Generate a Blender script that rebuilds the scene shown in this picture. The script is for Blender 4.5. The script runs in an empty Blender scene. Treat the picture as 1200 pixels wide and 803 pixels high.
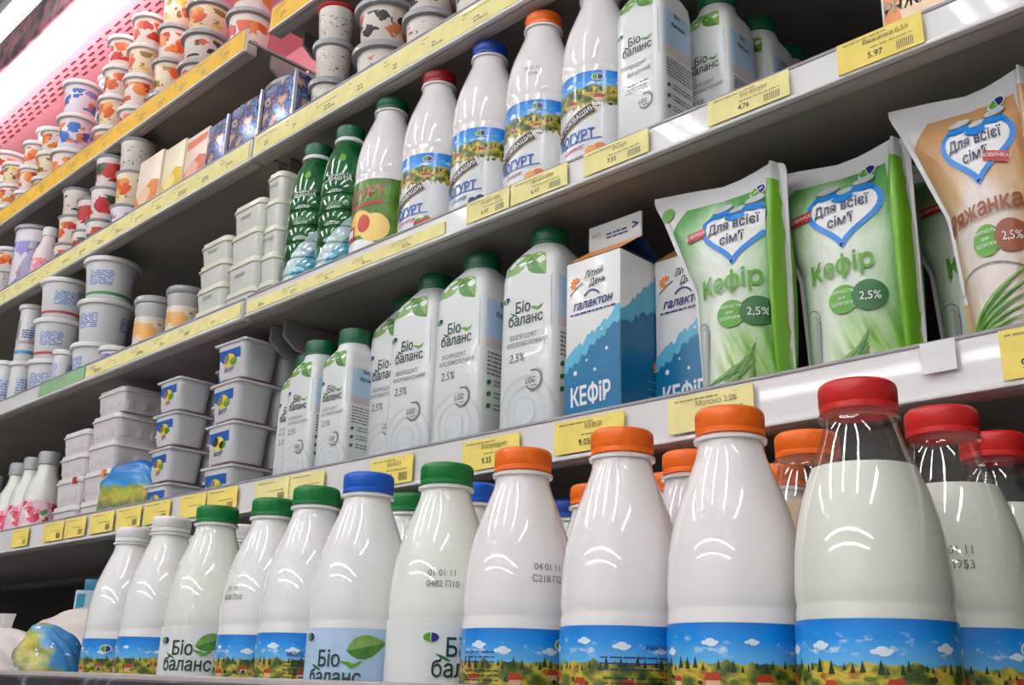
import bpy, bmesh, math, random
from mathutils import Vector, Matrix
PI = math.pi
SC = bpy.context.scene
COL = SC.collection
ZC = 0.62                      # camera height above the aisle floor

# ------------------------------------------------------------------ camera
F = 1222.05
BM = ((0.71223844, 0.70141528, 0.02707409),       # world axes seen by the lens (x right, y down, z ahead)
      (-0.19915953, 0.23891724, -0.95039678),
      (-0.67309129, 0.67151706, 0.30985958))
cd = bpy.data.cameras.new('camera'); cam = bpy.data.objects.new('camera', cd); COL.objects.link(cam)
cd.sensor_width = 36; cd.lens = 36 * F / 1200; cd.clip_start = .02; cd.clip_end = 60
cam.matrix_world = Matrix(((BM[0][0], -BM[1][0], -BM[2][0], 0), (BM[0][1], -BM[1][1], -BM[2][1], 0),
                           (BM[0][2], -BM[1][2], -BM[2][2], ZC), (0, 0, 0, 1)))
SC.camera = cam
# ------------------------------------------------------------------ exposure, world
vs = SC.view_settings
vs.view_transform = 'Standard'; vs.look = 'None'; vs.gamma = 1; vs.use_curve_mapping = False; vs.exposure = 0.12
W = bpy.data.worlds.new('store_air'); SC.world = W; W.use_nodes = True
W.node_tree.nodes['Background'].inputs[0].default_value = (.95, .95, 1, 1)
W.node_tree.nodes['Background'].inputs[1].default_value = .24
TUBE_POWER = 26.0
PINK_POWER = 6.5


def at(px, py, Y=None, Z=None):
    """point of the place at photo pixel (px, py) on the plane of depth Y or height Z (relative to the lens)"""
    c = (px - 600, py - 401.5, F)
    r = [sum(BM[k][i] * c[k] for k in range(3)) for i in range(3)]
    s = Y / r[1] if Y is not None else Z / r[2]
    return Vector((r[0] * s, r[1] * s, r[2] * s))


# ------------------------------------------------------------------ materials
def lin(c):
    return tuple((v / 255 / 12.92 if v <= 10 else ((v / 255 + .055) / 1.055) ** 2.4) for v in c) + (1,)


class NT:
    def __init__(s, name):
        s.m = bpy.data.materials.new(name); s.m.use_nodes = True
        s.t = s.m.node_tree; s.b = s.t.nodes['Principled BSDF']; s.out = s.t.nodes['Material Output']

    def n(s, typ, **kw):
        nd = s.t.nodes.new(typ)
        for k, v in kw.items(): setattr(nd, k, v)
        return nd

    def put(s, sock, v):
        if isinstance(v, bpy.types.NodeSocket): s.t.links.new(v, sock)
        else: sock.default_value = v

    def math(s, op, a, b=0.0):
        nd = s.n('ShaderNodeMath', operation=op); s.put(nd.inputs[0], a); s.put(nd.inputs[1], b); return nd.outputs[0]

    def mix(s, f, a, b):
        nd = s.n('ShaderNodeMix', data_type='RGBA'); s.put(nd.inputs[0], f); s.put(nd.inputs[6], a); s.put(nd.inputs[7], b); return nd.outputs[2]

    def ramp(s, f, stops, interp='LINEAR'):
        nd = s.n('ShaderNodeValToRGB'); cr = nd.color_ramp; cr.interpolation = interp
        while len(cr.elements) < len(stops): cr.elements.new(.5)
        for e, (p, c) in zip(cr.elements, stops): e.position = p; e.color = c
        s.put(nd.inputs[0], f); return nd.outputs[0]

    def noise(s, vec, scale, detail=2.0):
        nd = s.n('ShaderNodeTexNoise'); s.put(nd.inputs['Vector'], vec); nd.inputs['Scale'].default_value = scale
        nd.inputs['Detail'].default_value = detail; return nd.outputs[0]

    def vor(s, vec, scale, out='Distance'):
        nd = s.n('ShaderNodeTexVoronoi'); s.put(nd.inputs['Vector'], vec); nd.inputs['Scale'].default_value = scale
        return nd.outputs[out]

    def uv(s):
        u = s.n('ShaderNodeUVMap'); sp = s.n('ShaderNodeSeparateXYZ'); s.t.links.new(u.outputs[0], sp.inputs[0])
        return u.outputs[0], sp.outputs[0], sp.outputs[1]

    def comb(s, x, y, z=0.0):
        c = s.n('ShaderNodeCombineXYZ'); s.put(c.inputs[0], x); s.put(c.inputs[1], y); s.put(c.inputs[2], z); return c.outputs[0]

    def obj(s): return s.n('ShaderNodeTexCoord').outputs['Object']

    def band(s, v, lo, hi, soft):
        nd = s.n('ShaderNodeMapRange'); s.put(nd.inputs[0], v); nd.inputs[1].default_value = lo; nd.inputs[2].default_value = lo + soft
        n2 = s.n('ShaderNodeMapRange'); s.put(n2.inputs[0], v); n2.inputs[1].default_value = hi - soft; n2.inputs[2].default_value = hi
        n2.inputs[3].default_value = 1; n2.inputs[4].default_value = 0
        return s.math('MULTIPLY', nd.outputs[0], n2.outputs[0])


MATS = {}


def pm(name, rgb, rough=.5, var=.05, scale=40, metal=0., coat=0., spec=.5, bump=0., sss=0.):
    """plain procedural material: a colour with a slight noise variation"""
    if name in MATS: return MATS[name]
    t = NT(name); c = lin(rgb)
    v = t.noise(t.obj(), scale, 3)
    lo = tuple(x * (1 - var) for x in c[:3]) + (1,); hi = tuple(min(1, x * (1 + var)) for x in c[:3]) + (1,)
    t.put(t.b.inputs['Base Color'], t.ramp(v, [(.3, lo), (.7, hi)]))
    t.b.inputs['Roughness'].default_value = rough; t.b.inputs['Metallic'].default_value = metal
    t.b.inputs['Coat Weight'].default_value = coat; t.b.inputs['Coat Roughness'].default_value = .03
    t.b.inputs['Specular IOR Level'].default_value = spec
    if sss:
        t.b.inputs['Subsurface Weight'].default_value = sss; t.b.inputs['Subsurface Radius'].default_value = (.01, .008, .006)
    if bump:
        b = t.n('ShaderNodeBump'); b.inputs[0].default_value = bump; b.inputs[1].default_value = .002
        t.put(b.inputs['Height'], v); t.put(t.b.inputs['Normal'], b.outputs[0])
    MATS[name] = t.m; return t.m


def ink(name, rgb, rough=.35): return pm(name, rgb, rough, .03, 200)


def emit(name, rgb, power):
    t = NT(name); t.b.inputs['Base Color'].default_value = lin(rgb)
    t.b.inputs['Emission Color'].default_value = lin(rgb); t.b.inputs['Emission Strength'].default_value = power
    MATS[name] = t.m; return t.m


def clear_plastic(name, tint, spec=.12):
    t = NT(name); t.t.nodes.remove(t.b)
    tr = t.n('ShaderNodeBsdfTransparent'); tr.inputs[0].default_value = tint + (1,)
    gl = t.n('ShaderNodeBsdfGlossy'); gl.inputs['Roughness'].default_value = .04
    lw = t.n('ShaderNodeLayerWeight'); lw.inputs[0].default_value = .25
    f = t.math('ADD', t.math('MULTIPLY', lw.outputs['Facing'], .35), spec * .6)
    mx = t.n('ShaderNodeMixShader'); t.put(mx.inputs[0], f); t.put(mx.inputs[1], tr.outputs[0]); t.put(mx.inputs[2], gl.outputs[0])
    t.put(t.out.inputs[0], mx.outputs[0]); MATS[name] = t.m; return t.m


def village(name, hz0=-.0275, h20=-.060):
    """printed landscape: blue sky with clouds, green and yellow hills, white below; UV in metres from the label top"""
    t = NT(name); uv, u, v = t.uv()
    p = t.comb(u, v)
    sky = t.ramp(t.math('MULTIPLY', v, -40), [(0, lin((0, 120, 214))), (.35, lin((0, 142, 228))), (1, lin((110, 190, 236)))])
    cl = t.noise(t.comb(t.math('MULTIPLY', u, .55), v), 170, 3)
    clm = t.math('MULTIPLY', t.ramp(cl, [(.56, (0, 0, 0, 1)), (.68, (1, 1, 1, 1))]), t.band(v, -.019, -.006, .003))
    sky = t.mix(t.math('MULTIPLY', clm, .75), sky, lin((214, 232, 244)))
    hz = t.math('ADD', t.math('MULTIPLY', t.noise(t.comb(u, 0), 90, 3), .012), hz0)
    f1 = t.math('LESS_THAN', v, hz)
    hc = t.noise(t.comb(t.math('MULTIPLY', u, .7), v), 95, 4)
    hills = t.ramp(hc, [(.30, lin((36, 66, 34))), (.42, lin((78, 98, 34))), (.50, lin((146, 146, 40))), (.58, lin((206, 186, 66))), (.66, lin((176, 118, 44))), (.74, lin((84, 104, 42)))])
    c = t.mix(f1, sky, hills)
    h2 = t.math('ADD', t.math('MULTIPLY', t.noise(t.comb(u, t.math('MULTIPLY', v, .3)), 160, 4), .03), h20)
    f2 = t.math('LESS_THAN', v, h2)
    c = t.mix(f2, c, lin((226, 228, 230)))
    t.put(t.b.inputs['Base Color'], c); t.b.inputs['Roughness'].default_value = .3
    t.b.inputs['Coat Weight'].default_value = .3; t.b.inputs['Coat Roughness'].default_value = .1
    MATS[name] = t.m; return t.m


def cup_art(name, base, cols, scale=9, lo=.18, hi=.82, seed=0.0, thr=.42):
    """white cup printed with coloured fruit patches; UV u around, v up 0..1"""
    t = NT(name); uv, u, v = t.uv()
    p = t.comb(t.math('ADD', t.math('MULTIPLY', u, 2.6), seed), t.math('MULTIPLY', v, 1.0), seed)
    p = t.comb(t.math('ADD', t.math('MULTIPLY', u, 2.6), t.math('MULTIPLY', t.noise(p, 6, 2), .35)), t.math('ADD', v, t.math('MULTIPLY', t.noise(p, 8, 2), .25)), seed)
    d = t.vor(p, scale * .55); cc = t.vor(p, scale * .55, 'Color')
    sp = t.n('ShaderNodeSeparateColor'); t.put(sp.inputs[0], cc)
    col = t.ramp(sp.outputs[0], [(i / len(cols), lin(c)) for i, c in enumerate(cols)], 'CONSTANT')
    dn = t.math('ADD', d, t.math('MULTIPLY', t.noise(p, scale * 3, 3), .25))
    m = t.math('MULTIPLY', t.math('LESS_THAN', dn, thr + .12), t.band(v, lo, hi, .03))
    c = t.mix(m, lin(base), col)
    t.put(t.b.inputs['Base Color'], c); t.b.inputs['Roughness'].default_value = .35
    MATS[name] = t.m; return t.m


def rows_art(name, base, col):
    """rows of small print in blocks around a pail; UV u around, v up 0..1"""
    t = NT(name); uv, u, v = t.uv(); r = t.math('FLOOR', t.math('MULTIPLY', v, 22))
    w = t.noise(t.comb(t.math('MULTIPLY', u, 26), t.math('MULTIPLY', r, 3.7)), 1.6, 2)
    blk = t.math('GREATER_THAN', t.math('SINE', t.math('ADD', t.math('MULTIPLY', u, 6.283 * 3), 1.2)), -.1)
    gap = t.math('LESS_THAN', t.math('FRACT', t.math('MULTIPLY', v, 22)), .66)
    m = t.math('MULTIPLY', t.math('MULTIPLY', t.math('GREATER_THAN', w, .44), blk), t.math('MULTIPLY', gap, t.band(v, .34, .74, .02)))
    t.put(t.b.inputs['Base Color'], t.mix(m, lin(base), lin(col))); t.b.inputs['Roughness'].default_value = .35
    MATS[name] = t.m; return t.m


def blotch(name, cols, scale=60, rough=.35, metal=0., detail=4, stretch=(1, 1, 1)):
    t = NT(name); mp = t.n('ShaderNodeMapping'); t.put(mp.inputs[0], t.obj()); mp.inputs['Scale'].default_value = stretch
    v = t.noise(mp.outputs[0], scale, detail); n = len(cols)
    c = t.ramp(v, [(.3 + .4 * i / max(1, n - 1), lin(k)) for i, k in enumerate(cols)])
    t.put(t.b.inputs['Base Color'], c); t.b.inputs['Roughness'].default_value = rough; t.b.inputs['Metallic'].default_value = metal
    MATS[name] = t.m; return t.m


def film(name, white, edge, mid, dark, tube, TOPV=.62):
    """pouch film: pale in the middle, tinted at the edges, leafy at the foot; UV s across, t up"""
    t = NT(name); uv, s, v = t.uv()
    e = t.math('ABSOLUTE', t.math('SUBTRACT', s, .42))
    nz = t.noise(t.comb(s, t.math('MULTIPLY', v, .8)), 5, 3)
    k = t.math('ADD', t.math('MULTIPLY', e, 1.5), t.math('MULTIPLY', t.math('SUBTRACT', nz, .5), .5))
    up = t.math('MULTIPLY', t.math('MAXIMUM', t.math('SUBTRACT', v, TOPV), 0.0), 2.4)
    c = t.ramp(t.math('ADD', k, up), [(.02, lin(white)), (.27, lin(white)), (.56, lin(mid)), (.98, lin(edge))])
    if dark:
        pv = t.comb(t.math('ADD', s, t.math('MULTIPLY', v, .8)), t.math('MULTIPLY', v, .35))
        bl = t.noise(pv, 12, 4)
        ft = t.math('MULTIPLY', t.band(v, -.3, .44, .22), t.band(s, .30, 1.4, .25))
        m = t.math('MULTIPLY', ft, t.ramp(bl, [(.3, (0, 0, 0, 1)), (.55, (1, 1, 1, 1))]))
        c = t.mix(m, c, t.ramp(bl, [(.45, lin((168, 206, 110))), (.6, lin((116, 178, 60))), (.72, lin(dark))]))
    w = t.math('MULTIPLY', t.math('POWER', t.math('MAXIMUM', t.math('SINE', t.math('MULTIPLY', t.math('ADD', t.math('MULTIPLY', v, .92), .05), PI)), 0.0), .55), .070)
    c = t.mix(t.math('LESS_THAN', t.math('ABSOLUTE', t.math('SUBTRACT', s, .912)), w), c, lin(tube))
    ear = t.math('MULTIPLY', t.math('MAXIMUM', t.math('SUBTRACT', .22, s), 0.0), .55)
    wav = t.math('MULTIPLY', t.math('SINE', t.math('MULTIPLY', s, 9.0)), .008)
    bd = t.math('MAXIMUM', t.math('GREATER_THAN', t.math('ADD', t.math('ADD', v, ear), wav), .925), t.math('MAXIMUM', t.math('LESS_THAN', s, .045), t.math('MULTIPLY', t.math('GREATER_THAN', s, .84), t.math('MULTIPLY', t.math('GREATER_THAN', t.math('ABSOLUTE', t.math('SUBTRACT', s, .912)), w), t.math('GREATER_THAN', t.math('ADD', s, t.math('MULTIPLY', v, .2)), 1.02)))))
    c = t.mix(bd, c, lin((214, 214, 216)))
    t.put(t.b.inputs['Base Color'], c); t.b.inputs['Roughness'].default_value = .32
    b = t.n('ShaderNodeBump'); b.inputs[0].default_value = .35; b.inputs[1].default_value = .004
    t.put(b.inputs['Height'], t.noise(t.comb(s, v), 9, 3)); t.put(t.b.inputs['Normal'], b.outputs[0])
    MATS[name] = t.m; return t.m


# ------------------------------------------------------------------ mesh builder
TXT = {}


def glyphs(s, bold, shear):
    """outlines of the built-in font, filled contour by contour"""
    k = (s, bold, shear)
    if k not in TXT:
        c = bpy.data.curves.new('t', 'FONT'); c.body = s; c.size = 1; c.shear = shear
        o = bpy.data.objects.new('t', c); COL.objects.link(o); dg = bpy.context.evaluated_depsgraph_get()
        cu = o.evaluated_get(dg).to_curve(dg); loops = []; chars = []
        for sp in cu.splines:
            p = sp.bezier_points; n = len(p); pts = []
            for i in range(n):
                a, b = p[i], p[(i + 1) % n]; P0, P1, P2, P3 = [q.xy for q in (a.co, a.handle_right, b.handle_left, b.co)]
                st = abs((P1 - P0).cross(P3 - P0)) + abs((P2 - P0).cross(P3 - P0)) < 1e-5
                for q in ((0,) if st else (0, .25, .5, .75)):
                    w = 1 - q; pts.append(P0 * w ** 3 + P1 * 3 * w * w * q + P2 * 3 * w * q * q + P3 * q ** 3)
            cl = [pts[0]]
            for q in pts[1:]:
                if (q - cl[-1]).length > 1e-4: cl.append(q)
            if (cl[0] - cl[-1]).length < 1e-4: cl.pop()
            if len(cl) > 2: loops.append(cl); chars.append(sp.character_index)
        area = lambda l: sum(l[i].x * l[(i + 1) % len(l)].y - l[(i + 1) % len(l)].x * l[i].y for i in range(len(l))) / 2
        def inside(p, l):
            r = False
            for i in range(len(l)):
                a, b = l[i], l[i - 1]
                if (a.y > p.y) != (b.y > p.y) and p.x < (b.x - a.x) * (p.y - a.y) / (b.y - a.y) + a.x: r = not r
            return r
        vs, fs = [], []
        for ch in sorted(set(chars)):
            ls = [l for l, q in zip(loops, chars) if q == ch]; sgn = 1 if area(max(ls, key=lambda l: abs(area(l)))) > 0 else -1
            holes = [l for l in ls if area(l) * sgn <= 0]
            for ol in [l for l in ls if area(l) * sgn > 0]:
                hs = [h for h in holes if sum(inside(q, ol) for q in h) > .8 * len(h)]
                rings = [ol] + hs; b0 = len(vs)
                for t in rings: vs += [(q.x, q.y) for q in t]
                for t in __import__('mathutils').geometry.tessellate_polygon([[q.to_3d() for q in t] for t in rings]): fs.append(tuple(b0 + q for q in t))
                for t in rings if bold else []:                        # heavier weight: a band along every outline
                    n = len(t); b0 = len(vs)
                    for i in range(n):
                        d1 = (t[i] - t[i - 1]).normalized(); d2 = (t[(i + 1) % n] - t[i]).normalized(); nn = Vector((d1.y + d2.y, -d1.x - d2.x))
                        nn = nn.normalized() / max(.7, math.sqrt(max(0, (1 + d1.dot(d2)) / 2))) if nn.length > 1e-6 else Vector((d1.y, -d1.x))
                        vs += [tuple(t[i] + nn * bold), tuple(t[i] - nn * bold * .6)]
                    fs += [(b0 + 2 * i, b0 + 2 * i + 1, b0 + (2 * i + 3) % (2 * n), b0 + (2 * i + 2) % (2 * n)) for i in range(n)]
        x0 = min([v[0] for v in vs] or [0]); w = max([v[0] for v in vs] or [0]) - x0
        out = []
        for f in fs:
            (ax, ay), (bx, by), (cx, cy) = vs[f[0]], vs[f[1]], vs[f[2]]
            out.append(f if (bx - ax) * (cy - ay) - (cx - ax) * (by - ay) > 0 else f[::-1])
        TXT[k] = ([(x - x0, y) for x, y in vs], out, w)
        o.to_curve_clear(); bpy.data.objects.remove(o); bpy.data.curves.remove(c)
    return TXT[k]


class M:
    def __init__(s): s.v = []; s.f = []; s.mi = []; s.uv = {}; s.mats = []

    def m(s, mat):
        if mat not in s.mats: s.mats.append(mat)
        return s.mats.index(mat)

    def add(s, vs, fs, mat, uvs=None):
        o = len(s.v); k = s.m(mat); s.v += [tuple(p) for p in vs]
        for f in fs:
            if uvs: s.uv[len(s.f)] = [uvs[i] for i in f]
            s.f.append(tuple(i + o for i in f)); s.mi.append(k)
        return s

    def box(s, x0, x1, y0, y1, z0, z1, mat, bev=0.0, seg=2):
        bm = bmesh.new(); bmesh.ops.create_cube(bm, size=1)
        for v in bm.verts: v.co = Vector(((x0 + x1) / 2 + v.co.x * (x1 - x0), (y0 + y1) / 2 + v.co.y * (y1 - y0), (z0 + z1) / 2 + v.co.z * (z1 - z0)))
        if bev: bmesh.ops.bevel(bm, geom=bm.edges[:], offset=bev, segments=seg, affect='EDGES', profile=.5)
        bm.verts.index_update()
        s.add([v.co[:] for v in bm.verts], [[v.index for v in f.verts] for f in bm.faces], mat); bm.free(); return s

    def lathe(s, prof, mat, seg=40, cx=0, cy=0, cap0=True, cap1=True, uvmode=None, zt=0., knurl=None):
        """prof: (r, z) bottom to top. uvmode 'm': metres (arc, z - zt); 'n': (turn, 0..1 along z)"""
        vs = []; uvs = []; n = len(prof); z0, z1 = prof[0][1], prof[-1][1]; rr = max(p[0] for p in prof)
        for r, z in prof:
            for k in range(seg + 1):
                a = 2 * PI * k / seg - PI
                q = r
                if knurl and knurl[0] <= z <= knurl[1] and k % 2: q = r - knurl[2]
                vs.append((cx + q * math.sin(a), cy - q * math.cos(a), z))
                uvs.append((a * rr, z - zt) if uvmode == 'm' else (k / seg, (z - z0) / max(1e-6, z1 - z0)))
        w = seg + 1; fs = []
        for i in range(n - 1):
            for k in range(seg): fs.append((i * w + k, i * w + k + 1, (i + 1) * w + k + 1, (i + 1) * w + k))
        s.add(vs, fs, mat, uvs)
        for do, i, fl in ((cap0, 0, 1), (cap1, n - 1, 0)):
            if do and prof[i][0] > 1e-5:
                r, z = prof[i]; vv = [(cx + r * math.sin(2 * PI * k / seg - PI), cy - r * math.cos(2 * PI * k / seg - PI), z) for k in range(seg)]
                idx = list(range(seg)); s.add(vv, [idx[::-1] if fl else idx], mat)
        return s

    def loft(s, rings, mat, cap0=True, cap1=True, uv=False):
        n = len(rings[0]); vs = [p for r in rings for p in r]; fs = []
        for i in range(len(rings) - 1):
            for k in range(n): fs.append((i * n + k, i * n + (k + 1) % n, (i + 1) * n + (k + 1) % n, (i + 1) * n + k))
        if cap0: fs.append(tuple(range(n))[::-1])
        if cap1: fs.append(tuple(range((len(rings) - 1) * n, len(rings) * n)))
        s.add(vs, fs, mat); return s

    def poly(s, pts, fn, mat): s.add([fn(*p) for p in pts], [tuple(range(len(pts)))], mat); return s

    def strip(s, pts, w, fn, mat):
        """ribbon of half width w (number or list) along 2D points"""
        a = []; n = len(pts)
        for i, (x, y) in enumerate(pts):
            p, q = pts[max(0, i - 1)], pts[min(n - 1, i + 1)]
            d = Vector((q[0] - p[0], q[1] - p[1])).normalized(); ww = w[i] if isinstance(w, (list, tuple)) else w
            a += [(x - d.y * ww, y + d.x * ww), (x + d.y * ww, y - d.x * ww)]
        s.add([fn(*p) for p in a], [(2 * i, 2 * i + 1, 2 * i + 3, 2 * i + 2) for i in range(n - 1)], mat); return s

    def quad(s, u0, u1, v0, v1, fn, mat, nu=1):
        vs = [fn(u0 + (u1 - u0) * i / nu, v) for i in range(nu + 1) for v in (v0, v1)]
        s.add(vs, [(2 * i, 2 * i + 2, 2 * i + 3, 2 * i + 1) for i in range(nu)], mat); return s

    def disc(s, cx, cy, rx, ry, fn, mat, n=24, rot=0):
        c, d = math.cos(rot), math.sin(rot); pts = []
        for k in range(n):
            x, y = rx * math.cos(2 * PI * k / n), ry * math.sin(2 * PI * k / n); pts.append((cx + x * c - y * d, cy + x * d + y * c))
        if max(rx, ry) < .006: return s.fan((cx, cy), pts, fn, mat)
        R = 4; vs = [fn(cx, cy)]
        for j in range(1, R + 1): vs += [fn(cx + (x - cx) * j / R, cy + (y - cy) * j / R) for x, y in pts]
        fs = [(0, i + 1, (i + 1) % n + 1) for i in range(n)]
        for j in range(R - 1): fs += [(1 + j * n + i, 1 + (j + 1) * n + i, 1 + (j + 1) * n + (i + 1) % n, 1 + j * n + (i + 1) % n) for i in range(n)]
        s.add(vs, fs, mat); return s

    def fan(s, c, pts, fn, mat):
        n = len(pts); s.add([fn(*c)] + [fn(*p) for p in pts], [(0, i + 1, (i + 1) % n + 1) for i in range(n)], mat); return s

    def ring(s, cx, cy, r, w, fn, mat, a0=0, a1=2 * PI, n=28, ry=None):
        ry = ry or r
        return s.strip([(cx + r * math.cos(a0 + (a1 - a0) * k / n), cy + ry * math.sin(a0 + (a1 - a0) * k / n)) for k in range(n + 1)], w, fn, mat)

    def text(s, body, u, v, size, fn, mat, bold=.0, shear=0., sx=1., rot=0., al='c'):
        vs, fs, w = glyphs(body, bold, shear); o = {'c': -.5, 'l': 0, 'r': -1}[al] * w
        c, d = math.cos(rot), math.sin(rot); pts = []
        for x, y in vs:
            x = (x + o) * size * sx; y = y * size; pts.append(fn(u + x * c - y * d, v + x * d + y * c))
        s.add(pts, fs, mat); return s

    def lines(s, u0, u1, v0, dv, n, h, fn, mat, seed=1, fill=.8):
        r = random.Random(seed)
        for i in range(n):
            u = u0; v = v0 - i * dv
            while u < u1 - .001:
                w = min(r.uniform(.002, .008), u1 - u)
                s.quad(u, u + w, v, v + h, fn, mat); u += w + r.uniform(.0008, .0016)
                if r.random() > fill + .1: break
        return s

    def mesh(s, name, smooth=35):
        me = bpy.data.meshes.new(name); me.from_pydata(s.v, [], s.f)
        for m in s.mats: me.materials.append(m)
        me.polygons.foreach_set('material_index', s.mi)
        if s.uv:
            l = me.uv_layers.new(name='UVMap')
            for fi, uvs in s.uv.items():
                for li, c in zip(me.polygons[fi].loop_indices, uvs): l.data[li].uv = c
        me.polygons.foreach_set('use_smooth', [True] * len(s.f)); me.set_sharp_from_angle(angle=math.radians(smooth))
        me.update(); return me


LIFT = 0.0


def thing(name, label, cat, loc=(0, 0, 0), rz=0., group=None, tilt=0., tx=0.):
    o = bpy.data.objects.new(name, None); COL.objects.link(o); o.empty_display_size = .02
    o.location = (loc[0], loc[1], loc[2] + ZC + LIFT); o.rotation_euler = (tx, tilt, rz)
    o['label'] = label; o['category'] = cat
    if group: o['group'] = group
    return o


def part(name, me, parent, loc=(0, 0, 0), label=None, rot=None):
    o = bpy.data.objects.new(name, me); COL.objects.link(o); o.parent = parent; o.location = loc
    if rot: o.rotation_euler = rot
    if label: o['label'] = label
    return o


def solo(name, me, label, cat, loc=(0, 0, 0), rz=0., group=None):
    o = bpy.data.objects.new(name, me); COL.objects.link(o); o.location = (loc[0], loc[1], loc[2] + ZC); o.rotation_euler = (0, 0, rz)
    o['label'] = label; o['category'] = cat
    if group: o['group'] = group
    return o


def structure(name, me, loc=(0, 0, 0)):
    o = bpy.data.objects.new(name, me); COL.objects.link(o); o.location = loc; o['kind'] = 'structure'; return o


CACHE = {}


def cached(key, fn):
    if key not in CACHE: CACHE[key] = fn()
    return CACHE[key]


# ------------------------------------------------------------------ palette
white_pl = pm('white_plastic', (226, 226, 228), .35)
grey_metal = pm('grey_enamel', (150, 146, 144), .45, .08, 14)
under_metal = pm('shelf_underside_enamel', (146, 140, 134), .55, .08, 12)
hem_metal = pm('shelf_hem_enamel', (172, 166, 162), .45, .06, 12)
dark_metal = pm('dark_case_liner', (44, 41, 41), .7, .1, 9)
rail_white = pm('price_rail_white', (224, 222, 222), .3, .03, 20, coat=.3)
rail_edge = pm('price_rail_edge', (150, 146, 150), .25, .03)
yellow = pm('price_paper_yellow', (242, 220, 112), .7, .06, 60)
pale_yellow = pm('price_strip_paper', (238, 228, 156), .7, .07, 50)
amber = pm('amber_strip_paper', (240, 190, 60), .65, .07, 30)
sage = pm('sage_strip_paper', (140, 184, 136), .7, .1, 40)
ink_grey = ink('grey_ink', (96, 92, 80))
ink_tag = ink('faint_tag_ink', (150, 138, 96))
ink_black = ink('black_ink', (36, 36, 38))
ink_dk = ink('dark_green_ink', (28, 58, 52))
ink_navy = ink('navy_ink', (30, 42, 122))
ink_blue = ink('blue_ink', (24, 92, 176))
ink_navy2 = ink('dark_navy_ink', (30, 28, 70))
ink_sky = ink('sky_blue_ink', (20, 128, 214))
ink_green = ink('green_ink', (92, 164, 44))
ink_dgreen = ink('deep_green_ink', (44, 110, 52))
ink_red = ink('red_ink', (190, 36, 40))
ink_white = ink('white_ink', (236, 236, 236))
ink_orange = ink('orange_ink', (240, 128, 40))
leaf_lt = blotch('leaf_print_light', [(140, 176, 92), (104, 156, 66)], 120)
leaf_dk = blotch('leaf_print_dark', [(92, 150, 56), (52, 116, 40)], 120)


# ================================================================== the setting
def setting():
    fl = pm('floor_vinyl', (150, 146, 140), .3, .08, 3); wl = pm('store_wall_paint', (206, 204, 200), .8, .04, 3)
    ce = pm('ceiling_tile', (214, 214, 212), .9, .05, 6)
    x0, x1, y0, y1, h = -8, 4, -6.5, 3.2, 3.25
    structure('floor', M().box(x0, x1, y0, y1, -.1, 0, fl).mesh('floor'))
    structure('ceiling', M().box(x0, x1, y0, y1, h, h + .1, ce).mesh('ceiling'))
    structure('wall_left', M().box(x0 - .1, x0, y0, y1, 0, h, wl).mesh('wall_left'))
    structure('wall_right', M().box(x1, x1 + .1, y0, y1, 0, h, wl).mesh('wall_right'))
    structure('wall_front', M().box(x0, x1, y0 - .1, y0, 0, h, wl).mesh('wall_front'))
    structure('wall_back', M().box(x0, x1, y1, y1 + .1, 0, h, wl).mesh('wall_back'))


setting()
# shop lamps: twin tube battens under the ceiling, along the aisle
tube_m = emit('fluorescent_tube_glow', (252, 252, 255), TUBE_POWER)


def batten(x, y, z, length, label, along='x'):
    t = thing('ceiling_lamp', label, 'lamp', (x, y, z), 0 if along == 'x' else PI / 2, 'fluorescent battens over the aisle')
    L = length / 2
    part('housing', cached(('hs', L), lambda: M().box(-L, L, -.09, .09, .03, .09, white_pl, .01).mesh('housing')), t)
    for s in (-1, 1):
        def tb():
            vs = []; n = 10
            for xx in (-L + .02, L - .02):
                for k in range(n): vs.append((xx, .018 * math.cos(2 * PI * k / n), .018 * math.sin(2 * PI * k / n)))
            return M().add(vs, [(k, (k + 1) % n, n + (k + 1) % n, n + k) for k in range(n)] + [tuple(range(n)), tuple(range(n, 2 * n))], tube_m).mesh('tube')
        part('tube', cached(('tb', L), tb), t, (0, s * .05, .01))


for i, x in enumerate((-3.4, -2.2, -1.0, .2, 1.4)):
    batten(x, -1.15, 2.15, 1.5, 'white twin-tube fluorescent lamp hanging across the aisle, out of the picture', 'y')
for y in (-4.0, -5.5):
    for x in (-3.6, -1.8, 0.0, 1.8): batten(x, y, 2.15, 1.7, 'white twin-tube fluorescent lamp in a far row over the shop, out of the picture')
# the lamp seen past the top of the case, far up at the left
lp = at(30, 20, Z=2.42)
t = thing('ceiling_lamp', 'bright white ceiling light in the upper left corner above the case top', 'lamp', (lp.x, lp.y, 2.42))
part('housing', M().box(-.62, .62, -.075, .075, .012, .07, white_pl, .008).mesh('housing'), t)
part('diffuser', M().box(-.6, .6, -.06, .06, -.012, .012, emit('lamp_diffuser_glow', (255, 255, 255), 6), .008).mesh('diffuser'), t)

# ================================================================== the refrigerated case
SEAM = -1.24                   # where the left and right case modules meet
XL, XR = -5.2, .55
YFS = {'A': .72, 'B': .71, 'C': .69, 'D': .69}   # front edges: the upper shelves stand back a little
YB = 1.10                      # rear liner
DECK = {'A': .988, 'B': .754, 'C': .474, 'D': .212, 'E': -.088}
LIP = {'A': (.963, 1.010), 'B': (.732, .774), 'C': (.461, .493), 'D': (.191, .233)}
CANOPY_Z = 1.360


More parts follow.
